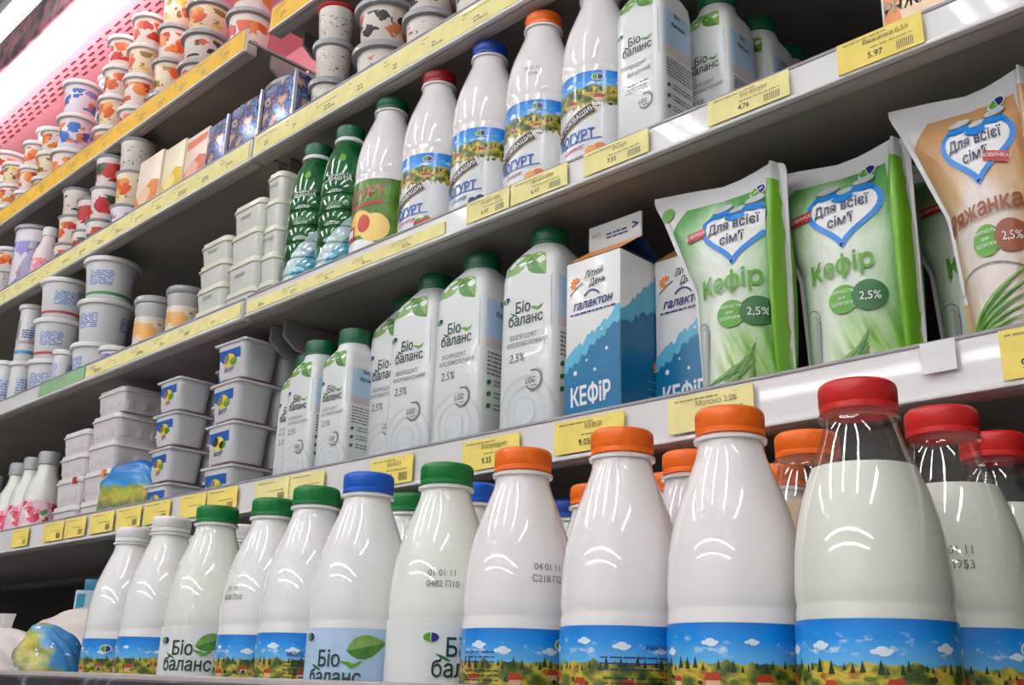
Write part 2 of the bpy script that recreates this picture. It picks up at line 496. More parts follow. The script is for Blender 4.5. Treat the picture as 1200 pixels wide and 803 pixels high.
def case():
    t = thing('refrigerated_case', 'long open multi-shelf refrigerated dairy case filling the picture', 'fridge', ((XL + XR) / 2, .9, -ZC))
    ox, oy, oz = -(XL + XR) / 2, -.9, ZC
    T = lambda m, n: part(n, m.mesh(n), t, (ox, oy, oz))
    T(M().box(XL, XR, YB, YB + .03, -.45, CANOPY_Z + .05, dark_metal), 'rear_liner')
    T(M().box(XL, XR, .49, YB, DECK['E'] - .03, DECK['E'], grey_metal, .004), 'well_floor')
    lip = pm('bumper_lip_grey', (168, 160, 158), .4, .08, 30)
    T(M().box(XL, XR, .470, .488, -.10, -.002, lip, .004), 'front_lip')
    scr = blotch('scuffed_black_bumper', [(20, 20, 26), (30, 30, 38), (38, 40, 50), (120, 120, 130)], 45, .4, detail=8)
    T(M().box(XL, XR, .448, .469, -.075, -.0065, scr, .006), 'bumper')
    T(M().box(XL, XR, .46, .49, -.61, -.10, white_pl), 'front_panel')
    T(M().box(XL, XR, .62, YB, -ZC, -.55, dark_metal), 'plinth')
    for x in (XL, XR): T(M().box(x - .02, x + .02, .49, YB + .03, -.55, CANOPY_Z + .1, grey_metal, .004), 'end_panel')
    for x in (SEAM, -.02, XL + 1.9): T(M().box(x - .02, x + .02, YB - .03, YB, -.08, CANOPY_Z, grey_metal, .003), 'upright')
    # canopy: underside with pink lamp light in its enamel colour, a discharge grille, lamp and front valance
    pink = pm('canopy_enamel_pink_light', (236, 172, 182), .4, .05, 10)
    T(M().box(XL, -.3, .727, YB + .03, CANOPY_Z, CANOPY_Z + .03, pink, .003), 'canopy')
    slot = pm('grille_slot_dark', (130, 62, 76), .7)
    g = M()
    for r in range(4):
        y = .765 + r * .0130
        for k in range(75): g.box(-4.0 + k * .0455 + (r % 2) * .0228, -4.0 + k * .0455 + (r % 2) * .0228 + .025, y, y + .0042, CANOPY_Z - .0012, CANOPY_Z + .001, slot)
    T(g, 'grille')
    T(M().box(XL, -.3, YB - .006, YB, DECK['A'], CANOPY_Z, pink), 'upper_liner')
    v = blotch('valance_painted_reflection', [(74, 66, 70), (120, 92, 98), (176, 120, 130), (96, 98, 92)], 16, .25, .3, 3)  # blurred pink and grey reflections are painted into the valance colour
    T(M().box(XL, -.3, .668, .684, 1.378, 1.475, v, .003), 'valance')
    T(M().box(XL, -.3, .684, YB + .03, 1.45, 1.475, grey_metal), 'canopy_top')
    L = M(); P = [(.723, 1.360), (.723, 1.316), (.715, 1.303), (.700, 1.312), (.679, 1.366), (.679, 1.378)]; n = len(P)
    L.add([(XL, y, z) for y, z in P] + [(-.4, y, z) for y, z in P], [tuple(range(n)), tuple(range(n, 2 * n))[::-1]] + [(i, n + i, n + (i + 1) % n, (i + 1) % n) for i in range(n)], emit('pink_lamp_diffuser', (255, 230, 235), PINK_POWER))
    T(L, 'lamp_diffuser')


case()


def shelf(k, x0, x1, label, under=under_metal):
    zb, zt = LIP[k]; dz = DECK[k]; YF = YFS[k]
    t = thing('display_shelf', label, 'shelf', ((x0 + x1) / 2, .9, dz), 0, None)
    ox, oy, oz = -(x0 + x1) / 2, -.9, -dz
    T = lambda m, n: part(n, m.mesh(n), t, (ox, oy, oz))
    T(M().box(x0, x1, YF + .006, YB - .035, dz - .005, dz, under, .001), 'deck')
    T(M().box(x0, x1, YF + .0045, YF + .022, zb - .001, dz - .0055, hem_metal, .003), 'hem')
    r = M().box(x0, x1, YF, YF + .004, zb + .002, zt - .003, rail_white)
    r.box(x0, x1, YF - .003, YF + .004, zb, zb + .004, rail_white, .0012); T(r, 'price_rail')
    T(M().box(x0, x1, YF - .001, YF + .003, zt - .003, zt, rail_edge, .0006), 'rail_edge')
    for x in (x0 + .02, x1 - .004):
        if x < XL + .1 or x > XR - .1: continue
        b = M(); th = .0025; P = [(YF + .05, dz - .008), (YB - .035, dz - .008), (YB - .035, dz - .085), (YB - .09, dz - .085), (YF + .07, dz - .045), (YF + .05, dz - .03)]
        n = len(P); vs = [(x - th, y, z) for y, z in P] + [(x + th, y, z) for y, z in P]
        b.add(vs, [tuple(range(n))[::-1], tuple(range(n, 2 * n))] + [(i, (i + 1) % n, n + (i + 1) % n, n + i) for i in range(n)], grey_metal)
        T(b, 'bracket')


names = {'A': 'topmost', 'B': 'second from top', 'C': 'middle', 'D': 'fourth from top'}
for k in 'ABC':
    gx = {'A': (-1.354, -1.283), 'B': (-1.279, -1.272), 'C': (-1.216, -1.206)}[k]
    shelf(k, XL + .03, gx[0], 'grey metal shelf of the left case module, %s, with yellow price strip' % names[k])
    shelf(k, gx[1], XR - .03, 'grey metal shelf of the right case module, %s' % names[k])
shelf('D', XL + .03, XR - .03, 'grey metal shelf just above the big bottles, with separate yellow price tags')


# ---- price strips and tags
def strip_thing(k, x0, x1, z0, z1, mat, label, seed, cat='price strip'):
    w = x1 - x0; h = z1 - z0; m = M().box(-w / 2, w / 2, -.0012, 0, -h / 2, h / 2, mat)
    fn = lambda u, v: (u, -.0016, v); r = random.Random(seed); u = -w / 2 + .01
    while u < w / 2 - .05:
        m.lines(u, u + .05, h * .28, h * .2, 2, h * .05, fn, ink_tag, r.randint(0, 999), .6)
        m.lines(u + .02, u + .045, -h * .15, h * .16, 2, h * .1, fn, ink_tag, r.randint(0, 999), .5); u += .075
    return solo('price_strip', m.mesh('price_strip'), label, cat, ((x0 + x1) / 2, YFS[k] - .0006, (z0 + z1) / 2), 0, 'paper price strips on the shelf rails')


strip_thing('A', -4.600, -1.357, 0.9685, 1.0055, amber, 'amber paper price strip along the topmost rail, left of the gap', 1)
strip_thing('A', -1.281, -0.209, 0.9685, 1.0055, amber, 'amber paper price strip on the topmost rail, right of the gap', 2)
strip_thing('B', -4.600, -1.283, 0.7375, 0.7670, pale_yellow, 'faded yellow price strip under the small cups and juice cartons', 3)
strip_thing('B', -1.270, -0.206, 0.7375, 0.7670, pale_yellow, 'faded yellow price strip above the yogurt bottles', 4)
strip_thing('C', -1.700, -1.219, .4665, .486, pale_yellow, 'cream yellow price strip in front of the stacked white tubs', 5)
strip_thing('C', -1.202, -0.800, .4665, .482, pale_yellow, 'cream yellow price strip below the green kefir bottles', 6)
strip_thing('C', -1.900, -1.710, .4665, .489, sage, 'sage green paper strip on the rail below the white pails', 7)


def tag(k, px, label, rows, dz=.0, h=.030, mat=yellow, blank=False):
    """one paper price card on a rail; px = left and right edge in the photo"""
    zb, zt = LIP[k]; zm = (zb + zt) / 2 + dz
    py = {'C': 300, 'D': 560}[k]
    ya = 0
    def X(p):
        y = py
        for _ in range(6):
            q = at(p, y, Y=YFS[k]); y -= (zm - q.z) * 900 * .8
        return q.x
    x0, x1 = X(px[0]), X(px[1]); w = x1 - x0
    m = M().box(-w / 2, w / 2, -.0008, 0, -h / 2, h / 2, mat); fn = lambda u, v: (u, -.0012, v)
    if not blank:
        if rows:
            m.text(rows[0], w * .08, h * .16, h * .22, fn, ink_tag, .01)
            m.text(rows[1], -w * .05, -h * .32, h * .27, fn, ink_black, .008)
        m.lines(-w * .42, w * .1, h * .36, h, 1, h * .035, fn, ink_tag, int(px[0]), .9)
        m.lines(-w * .1, w * .38, -h * .02, h * .1, 1, h * .035, fn, ink_tag, int(px[1]), .9)
        for i in range(9): m.quad(w * .2 + i * w * .022, w * .2 + i * w * .022 + w * .009, -h * .4, -h * .12, fn, ink_grey)
    solo('price_tag', m.mesh('price_tag'), label, 'price tag', ((x0 + x1) / 2, YFS[k] - .0036, zm), 0, 'paper price tags on the shelf rails')


tag('D', (17, 36), 'small yellow price tag, leftmost on the lowest rail', None)
tag('D', (53, 77), 'yellow price tag below the pink milk bottles, left of a touching pair', None)
tag('D', (79, 103), 'yellow price tag below the white ribbed tubs, right of a touching pair', None)
tag('D', (109, 136), 'yellow price tag just left above the first white bottle cap', None)
tag('D', (140, 168), 'yellow price tag right above the leftmost white bottle cap', None)
tag('D', (172, 202), 'yellow price tag above the second white bottle cap', None)
tag('D', (214, 244), 'yellow price tag above the leftmost green cap, left of a touching pair', None)
tag('D', (246, 281), 'yellow price tag above the leftmost green cap, right of a touching pair', None)
tag('D', (302, 342), 'pale yellow price tag above the second green cap', None, 0, .028, pale_yellow)
tag('D', (343, 383), 'pale yellow price tag above the third green cap', None, 0, .028, pale_yellow)
tag('D', (437, 487), 'yellow price tag above the blue-capped bottle', ('Біо 0.5л', '7.95'), -.002)
tag('D', (545, 612), 'yellow price tag reading 9.35 above the first orange cap', ('Біопродукт', '9.35'), -.002)
tag('D', (653, 735), 'yellow price tag reading kefir 9.0 below the blue carton', ('КЕФІР', '9.05'), -.001)
tag('D', (787, 887), 'pale yellow price tag reading 2.5% above the third orange cap', ('Молоко 2,5%', '8.45'), 0, .030, pale_yellow)
tag('D', (1083, 1124), 'blank white paper card folded over the rail right of the green pouches', None, .008, .022, white_pl, True)
tag('D', (1177, 1262), 'yellow price tag at the right edge of the picture', ('Ціна', '9.80'), 0, .034)
tag('C', (985, 1085), 'yellow price tag reading 5.97 at the right end of the middle rail', ('Ряжанка 0,5л', '5.97'), 0, .027)
tag('C', (833, 928), 'pale yellow price tag reading 4.76 right of the strawberry carton', ('Біо йогурт', '4.76'), 0, .024, pale_yellow)
tag('C', (687, 763), 'pale yellow price tag reading 7.53 under the strawberry carton', ('Йогурт', '7.53'), 0, .024, pale_yellow)
tag('C', (602, 668), 'pale yellow price tag with barcode under the orange-capped yogurt', ('йогурт КВН', '6.47'), 0, .024, pale_yellow)
tag('C', (550, 600), 'pale yellow price tag under the blue-capped yogurt', ('йогурт КВН', '6.47'), 0, .024, pale_yellow)

LIFT = .0006                   # the goods stand a hair above the boards
# ================================================================== bottles
PROF = [(.032, .0), (.0375, .002), (.0402, .008), (.0405, .014), (.0405, .122), (.0404, .1265), (.0398, .1295), (.0398, .1315), (.0404, .1345), (.0404, .140), (.0400, .150),
        (.0391, .161), (.0369, .1745), (.0336, .188), (.0290, .201), (.0242, .2138), (.0216, .2205), (.0204, .2250), (.0198, .2285), (.0198, .2300),
        (.0222, .2305), (.0224, .2325), (.0205, .2332), (.0190, .2340), (.0190, .2390)]
CAPP = [(.0196, .2342), (.0210, .2344), (.0211, .2372), (.0206, .2376), (.0206, .2382), (.0212, .2386), (.0213, .2470), (.0208, .2492), (.0190, .2508), (.0120, .2513), (.0, .2514)]
LTOP = .122


def rad(z, prof=PROF):
    for (r0, z0), (r1, z1) in zip(prof, prof[1:]):
        if z0 <= z <= z1 and z1 > z0: return r0 + (r1 - r0) * (z - z0) / (z1 - z0)
    return prof[-1][0]


def wrap(off=.0007, r=None, prof=PROF, rot=0.):
    """map (arc, height) in metres onto the bottle; arc 0 faces -Y, positive to the right"""
    def fn(u, v):
        q = (r or rad(v, prof)) + off; a = u / (r or .0405) + rot
        return (q * math.sin(a), -q * math.cos(a), v)
    return fn


milk_w = pm('white_bottle_plastic', (237, 236, 233), .42, .02, 8, coat=1., spec=.25)
milk_p = pm('rosy_white_bottle_plastic', (238, 234, 233), .42, .02, 8, coat=1., spec=.25)
milk_g = pm('greenish_white_bottle_plastic', (234, 237, 228), .42, .02, 8, coat=1., spec=.25)
milk_in = pm('milk', (240, 241, 228), .5, .01)
ryaz_in = pm('baked_milk', (228, 204, 168), .5, .01)
pet = clear_plastic('clear_bottle_plastic', (.98, .985, .985))
CAPC = {'white': pm('white_cap', (232, 232, 230), .35), 'green': pm('green_cap', (0, 122, 52), .38), 'blue': pm('blue_cap', (10, 92, 204), .38),
        'orange': pm('orange_cap', (246, 110, 16), .38), 'red': pm('red_cap', (206, 32, 30), .35), 'dgreen': pm('dark_green_cap', (10, 98, 62), .38),
        'deepred': pm('crimson_cap', (160, 16, 22), .38), 'deepblue': pm('deep_blue_cap', (10, 62, 160), .38)}
BODY = {'white': milk_w, 'rosy': milk_p, 'greenish': milk_g}


def emblem(m, u, v, s, fn, fn2, rot=0.):
    """white-rimmed oval, left half green, right half navy"""
    c, d = math.cos(rot), math.sin(rot)
    R = lambda f: (lambda x, y: f(u + x * c - y * d, v + x * d + y * c))
    m.disc(0, 0, s * 1.12, s * .72, R(fn), ink_white, 22)
    for sg, col in ((-1, ink_green), (1, ink_navy)):
        pts = [(sg * (s * .06 + s * .9 * math.sin(PI * k / 10)), s * .56 * math.cos(PI * k / 10)) for k in range(11)]
        m.poly(pts if sg < 0 else pts[::-1], R(fn2), col)
        m.quad(sg * s * .45 - s * .28, sg * s * .45 + s * .28, -s * .08, s * .1, R(lambda x, y: fn2(x, y)), ink_white) if s > .0065 else None


def leafy(m, x, y, L, w, ang, fn, fn2):
    """a serrated leaf from its base point, light half and dark half"""
    c, d = math.cos(ang), math.sin(ang); n = 12
    up = []; lo = []
    for k in range(n + 1):
        q = k / n; h = w * math.sin(PI * q ** .8) * (1 + .04 * (k % 2)); up.append((q * L, h)); lo.append((q * L, -h))
    R = lambda p: (x + p[0] * c - p[1] * d, y + p[0] * d + p[1] * c)
    for side, col in ((up, leaf_lt), (lo, leaf_dk)):
        a = [R(p) for p in side]; b = [R((k / n * L, 0)) for k in range(n + 1)]
        m.add([fn(*p) for p in a + b], [(k, k + 1, n + 2 + k, n + 1 + k) for k in range(n)], col)
    m.strip([R((k / 8 * L, 0)) for k in range(9)], L * .008, fn2, leaf_lt)


def bio_logo(m, x, y, s, fn):
    """the two-line word mark with its leaf swash; s is the letter height"""
    m.text('Біо', x - s * .30, y + s * .10, s * 1.30, fn, ink_dk, .018, 0, .84)
    m.text('баланс', x, y - s * .92, s * 1.25, fn, ink_dk, .018, 0, .84)
    sw = [(x + s * (.48 + 1.25 * k / 10), y + s * (.42 - .30 * math.sin(PI * (k / 10)) * (1 if k > 4 else .6) + .05 * k / 10)) for k in range(11)]
    m.strip(sw, [s * .02 + s * .10 * math.sin(PI * k / 10) for k in range(11)], fn, ink_green)
    m.strip([(x - s * (1.6 - .10 * k), y + s * (.22 - .045 * k)) for k in range(9)], [s * .07 * math.sin(PI * k / 8) + .0001 for k in range(9)], fn, ink_dgreen)


def banner(m, body, u, v, w, h, rot, fn, fn2, size, gold=True):
    c, d = math.cos(rot), math.sin(rot); R = lambda f: (lambda x, y: f(u + x * c - y * d, v + x * d + y * c))
    if gold: m.quad(-w - .0012, w + .0012, -h - .0012, h + .0012, R(fn), pm('gold_ink', (206, 168, 72), .35), 8)
    m.quad(-w, w, -h, h, R(fn2), ink_navy if not gold else pm('dark_banner_ink', (34, 40, 72), .35), 8)
    m.text(body, 0, -size * .36, size, R(wrap(.0016)), ink_white, .02, 0, .9)


def label_mesh(key):
    m = M(); f1, f2, f3 = wrap(.0006), wrap(.0010), wrap(.0013)
    R = .0408
    def sleeve(mat, z0=.010, z1=LTOP): m.lathe([(R, z0), (R, z1)], mat, 56, cap0=False, cap1=False, uvmode='m', zt=LTOP)
    rng = random.Random(hash(key) % 7 if False else len(key))
    if key.startswith('village') or key.startswith('yogurt') and key != 'yogurt_peach':
        sleeve(cached('vil', lambda: village('village_print', -.0275, -.062)) if key.startswith('village') else cached('vily', lambda: village('village_print_small', -.024, -.054)))
        tree = ink('tree_print', (34, 62, 36)); wall = ink('cottage_wall_print', (222, 180, 150)); roof = ink('cottage_roof_print', (186, 64, 40)); cloud = ink('cloud_print', (222, 236, 246))
        for i in range(46):                        # little firs on the skyline
            u = -.126 + .252 * i / 46 + rng.uniform(-.002, .002); b = LTOP - .0235 - rng.uniform(0, .003); h = rng.uniform(.003, .0075); w = h * .26
            m.poly([(u - w, b), (u + w, b), (u, b + h)], f1, tree)
            m.disc(u + .003, b - .003 - rng.uniform(0, .014), rng.uniform(.0012, .0030), rng.uniform(.0010, .0020), f1, tree if i % 2 else ink('bush_print', (96, 120, 40)), 9)
        for i in range(9):                         # red-roofed cottages
            u = -.118 + .028 * i + rng.uniform(-.004, .004); b = LTOP - .035 + rng.uniform(-.004, .003); s = rng.uniform(.0026, .0042)
            m.quad(u - s, u + s, b, b + s, f1, wall); m.poly([(u - s * 1.4, b + s), (u + s * 1.4, b + s), (u + s * .8, b + s * 2), (u - s * .8, b + s * 2)], f2, roof)
        for i in range(9):
            u = -.120 + .028 * i + rng.uniform(-.005, .005); b = LTOP - .012 + rng.uniform(-.004, .003); s = rng.uniform(.003, .0048)
            for q in ((-.8, -.05, .7), (0, .2, .9), (.8, 0, .6), (.2, -.15, 1.0)): m.disc(u + q[0] * s, b + q[1] * s, s * q[2] * .8, s * q[2] * .42, f1, cloud, 12)
    if key == 'village_emblem': emblem(m, -.004, LTOP - .011, .0062, f2, f3); banner(m, 'ПРОСТОКВАШИНО', .030, .068, .026, .0055, -.25, f2, f3, .0085, False)
    elif key == 'village_banner': banner(m, 'ПРОСТОКВАШИНО', .004, .070, .030, .0055, .22, f2, f3, .0088, False)
    elif key == 'village_back':
        m.text('МОЛОКО 3.2%', 0, LTOP - .019, .0052, f2, ink_navy, .02); m.lines(-.02, .018, LTOP - .024, .003, 12, .0008, f2, ink_black, 4, .95)
        m.quad(.020, .024, LTOP - .013, LTOP + .002, f3, ink_black)
    elif key == 'village_words':
        m.text('РЯЖАНКА', .016, LTOP - .014, .0042, f2, ink_navy, .0); m.lines(-.022, .030, LTOP - .019, .0035, 3, .0008, f2, ink_navy, 9, .95)
        m.lines(-.02, .024, LTOP - .031, .0028, 7, .0008, f2, ink_black, 5, .95)
    elif key == 'village_edge':
        emblem(m, .030, LTOP - .010, .0062, f2, f3); m.lines(-.045, -.018, LTOP - .016, .0032, 3, .0008, f2, ink_navy, 11, .95); m.lines(-.045, -.015, LTOP - .028, .003, 8, .0008, f2, ink_black, 12, .95)
    elif key == 'village_far':
        emblem(m, .033, LTOP - .011, .0068, f2, f3)
    elif key.startswith('yogurt') and key != 'yogurt_peach':
        emblem(m, .022, LTOP - .008, .0056, f2, f3)
        banner(m, 'ПРОСТОКВАШИНО', -.006, .067, .0265, .0050, .46, f2, f3, .0080)
        m.text('ЙОГУРТ', -.003, .043, .0150, f2, ink_blue, .05, .1, .78, .10)
        m.strip([(-.018 + .044 * k / 8, .0405 + .0045 * k / 8) for k in range(9)], .0006, f2, ink_blue)
        fr, w = {'yogurt_berry': ('ПОЛУНИЦЯ', 'r'), 'yogurt_blue': ('ЧОРНИЦЯ', 'b'), 'yogurt_apricot': ('ПЕРСИК', 'o'), 'yogurt_peachy': ('АБРИКОС', 'o')}[key]
        m.text(fr, -.004, .033, .0058, f2, ink_red if w != 'b' else ink_blue, .02, .1, .9, .10)
        fc = {'r': ((200, 48, 40), (224, 90, 60)), 'b': ((40, 52, 110), (28, 36, 84)), 'o': ((238, 160, 70), (226, 120, 50))}[w]
        for i in range(9):
            u = .016 + (i % 5) * .0085; v = .030 - (i // 5) * .009 + (i % 2) * .003; s = .0066 if w != 'b' else .0052
            m.disc(u, v, s, s * .9, f2 if i % 2 else f3, ink('%s_fruit_%d' % (fr.lower(), i % 2), fc[i % 2]), 18)
            if w == 'r': m.disc(u, v + s * .8, s * .5, s * .25, wrap(.0015), ink_green, 10)
            if w == 'b': m.disc(u, v + s * .2, s * .3, s * .3, wrap(.0015), ink_navy, 10)
    elif key == 'yogurt_peach':
        t = NT('peach_label_green'); v = t.noise(t.obj(), 60, 4)
        t.put(t.b.inputs['Base Color'], t.ramp(v, [(.35, lin((62, 110, 28))), (.6, lin((104, 150, 42)))])); t.b.inputs['Roughness'].default_value = .3
        sleeve(t.m); m.quad(-.127, .127, LTOP - .0012, LTOP, f1, ink_white, 56)
        m.text('ЙОГУРТ', -.002, .094, .0195, f2, ink_white, .05, .12, .9, .10); m.text('ЙОГУРТ', -.002, .094, .0195, f3, ink_red, .012, .12, .9, .10)
        m.strip([(-.03 + .06 * k / 10, .083 + .006 * k / 10) for k in range(11)], .0022, f2, ink_red)
        pe, pd, pr = ink('peach_skin_print', (240, 196, 90)), ink('peach_flesh_print', (248, 214, 120)), ink('peach_stone_print', (196, 54, 30))
        m.disc(.000, .062, .019, .017, f2, pe); m.disc(.021, .054, .020, .019, wrap(.0011), pd); m.disc(.007, .060, .009, .012, f3, pr)
        m.quad(-.028, -.008, .040, .060, f3, ink_red, 4); m.quad(-.026, -.010, .046, .056, wrap(.0016), ink_white, 4)
        m.disc(-.005, .030, .03, .010, f2, ink_white)
    elif key in ('bio', 'bio_tan'):
        LT = .130
        sleeve(pm('bio_label_white', (226, 230, 226), .35, .02) if key == 'bio' else pm('bio_label_blue', (176, 204, 232), .35, .04, 30), .010, LT if key == 'bio' else .124)
        emblem(m, -.024, LT - .013, .0060, f1, f2)
        leafy(m, .010, LT - .018, .032, .0080, .30, f1, f2) if key == 'bio' else leafy(m, .012, LT - .023, .032, .0088, .22, f1, f2)
        bio_logo(m, .002, LT - .0275 if key == 'bio' else LT - .036, .0140 if key == 'bio' else .0128, f2)
        if key == 'bio': m.text('БІОПРОДУКТ', -.004, LT - .0515, .0072, f2, ink_grey, .0, 0, .74); m.text('КИСЛОМОЛОЧНИЙ', .0, LT - .061, .005, f2, ink_grey, 0, 0, .8); m.text('2,5%', -.008, LT - .076, .009, f2, ink_grey)
        else: m.text('ТАН', .002, LT - .078, .0235, f2, ink_dk, .01)
    return m.mesh('label', 60)


def body_mesh(col, clear=False):
    m = M(); m.lathe(PROF, pet if clear else BODY[col], 52, cap1=False); return m.mesh('body', 60)


def milk_mesh(kind):
    top = .203; p = [(max(.001, r - .0007), z + (.0006 if i == 0 else 0)) for i, (r, z) in enumerate(PROF) if z < top]
    p.append((rad(top) - .0008, top)); return M().lathe(p, milk_in if kind == 'milk' else ryaz_in, 44).mesh('milk', 60)


def cap_mesh(c): return M().lathe(CAPP, CAPC[c], 96, knurl=(.2386, .2471, .0005)).mesh('cap', 50)


def stamp_mesh(l1, l2):
    m = M(); f = wrap(.0006, .0372)
    m.text(l1, 0, .161, .0066, wrap(.0007), ink('date_stamp_ink', (110, 104, 100)), .0, 0, .95); m.text(l2, .001, .153, .0066, wrap(.0007), ink('date_stamp_ink', (110, 104, 100)), 0, 0, .95)
    return m.mesh('date_stamp')


def bottle(name, x, y, z, lab, body, cap, label, cat, off=0., stamp=None, group=None, clear=None, face=True):
    rz = (math.atan2(-x, y) if face else 0.) + off
    t = thing(name, label, cat, (x, y, z), rz, group)
    b = part('body', cached(('b', body, bool(clear)), lambda: body_mesh(body, bool(clear))), t)
    if clear: part('milk', cached(('m', clear), lambda: milk_mesh(clear)), t, label='baked milk' if clear != 'milk' else None)
    part('cap', cached(('c', cap), lambda: cap_mesh(cap)), t, label=cap.replace('deep', 'deep ').replace('dgreen', 'dark green') + ' screw cap')
    if lab: part('label', cached(('l', lab), lambda: label_mesh(lab)), t)
    if stamp: part('date_stamp', cached(('s',) + stamp[:2], lambda: stamp_mesh(*stamp[:2])), b, rot=(0, 0, stamp[2]))
    return t


CZ = DECK['E'] + .2427        # height of the cap middles on the well floor
PUT = []
EG = 'big bottles in the bottom row'


def eb(px, lab, body, cap, label, off=0., stamp=None, clear=None, name='kefir_bottle', cat='bottle', dy=0., dx=0., far=1.):
    p = at(px[0], px[1], Z=CZ) * far; q = Vector((p.x + dx, p.y + dy))
    while any((q - o).length < .0830 for o in PUT): q *= 1.004       # stand clear of the bottles already put down
    PUT.append(q); return bottle(name, q.x, q.y, DECK['E'], lab, body, cap, label, cat, off, stamp, EG, clear)


# front row, left to right
eb((159, 618), 'village_emblem', 'white', 'white', 'white-capped milk bottle, leftmost of the front bottom row, landscape label with oval emblem', -.25, name='milk_bottle', far=1.07)
eb((202, 611), 'village_far', 'white', 'white', 'white-capped milk bottle, second of the front bottom row, landscape label', -.5, name='milk_bottle', far=1.035)
eb((255, 605), 'bio', 'greenish', 'green', 'green-capped bottle with white leaf-logo label, between a white cap and another green cap', -.42)
eb((321, 597), 'village_banner', 'white', 'green', 'green-capped milk bottle, second green cap of the front row, blue banner on the landscape label', -.1, ('01 11', '0428 П10', -.78), name='milk_bottle')
eb((371, 584), 'village_back', 'white', 'green', 'green-capped milk bottle left of the blue cap, back of landscape label with black mark', 0.10, name='milk_bottle')
eb((439, 568), 'bio_tan', 'white', 'blue', 'blue-capped drink bottle with pale blue label in the front row', -.50, dx=-.008)
eb((519, 560), 'bio', 'greenish', 'green', 'green-capped bottle with white leaf-logo label, left of the first orange cap', .44, ('01 01 11', '0482 П10', -.45), dx=.005)
eb((613, 543), 'village_edge', 'rosy', 'orange', 'orange-capped bottle, leftmost orange cap of the front row, date stamp on the right shoulder', .05, ('04 01 11', 'С218 П25', .45))
eb((729, 522), 'village_words', 'rosy', 'orange', 'orange-capped bottle, middle one of the three front orange caps', .20)
eb((855, 499), 'village_far', 'rosy', 'orange', 'orange-capped bottle in the front row beside the clear red-capped bottle', .5)
eb((1009, 469), 'village_banner', 'white', 'red', 'largest clear bottle with bright red cap, nearest in the front row', -1.1, None, 'milk', 'milk_bottle', dx=-.002)
eb((1102, 486), 'village_far', 'white', 'red', 'clear milk bottle with red cap and date stamp, at the right edge of the picture', .10, ('01 11', '1753', -.02), 'milk', 'milk_bottle')
# rows behind
BACK = [((1161, 501), 'red', 'milk', 'clear milk bottle whose red cap shows at the far right edge, behind two others'),
        ((945, 512), 'orange', 'baked', 'clear bottle of baked milk with orange cap, behind the nearest red-capped bottle'),
        ((810, 537), 'orange', None, 'orange-capped bottle whose cap peeks left of the third front orange cap'),
        ((912, 546), 'orange', None, 'orange-capped bottle showing a sliver of cap right of the third front orange cap'),
        ((788, 563), 'orange', None, 'orange-capped bottle in the back, low cap between the second and third front orange caps'),
        ((697, 556), 'orange', None, 'orange-capped bottle mostly hidden behind the middle front orange cap'),
        ((668, 598), 'deepblue', None, 'deep blue-capped bottle in the dark between the first two orange caps'),
        ((556, 580), 'blue', None, 'blue-capped bottle behind, between the green cap and the first orange cap'),
        ((478, 592), 'green', None, 'green-capped bottle behind, between the front blue cap and front green cap'),
        ((287, 618), 'white', None, 'white-capped bottle behind, between the first two green caps'),
        ((229, 625), 'white', None, 'white-capped bottle behind, beside the leftmost green cap')]
for px, cap, clear, lb in BACK:
    eb(px, 'village_far', 'rosy' if cap == 'orange' else 'white', cap, lb, .9, None, clear, 'kefir_bottle' if not clear else 'milk_bottle')

# ---- yogurt bottles on the middle shelf
YG = 'drinking yogurt bottles on the middle shelf'
for px, lab, cap, lb, st in [((459, 133), 'yogurt_peach', 'dgreen', 'white yogurt bottle with green peach label and dark green cap', None),
                             ((515, 103), 'yogurt_berry', 'deepred', 'white yogurt bottle with red cap and strawberry label', None),
                             ((574, 73), 'yogurt_blue', 'deepblue', 'white yogurt bottle with blue cap and blueberry label', None),
                             ((637, 36), 'yogurt_apricot', 'orange', 'white yogurt bottle with orange cap, fully visible under the shelf', ('10.01.11', 'П14', .35)),
                             ((703, 4), 'yogurt_peachy', 'orange', 'white yogurt bottle with cut-off orange cap, touching the strawberry carton', None)]:
    p = at(px[0], px[1], Y=.742)
    bottle('yogurt_bottle', p.x, p.y, DECK['C'], lab, 'rosy', cap, lb, 'bottle', .10, st, YG, None, False)

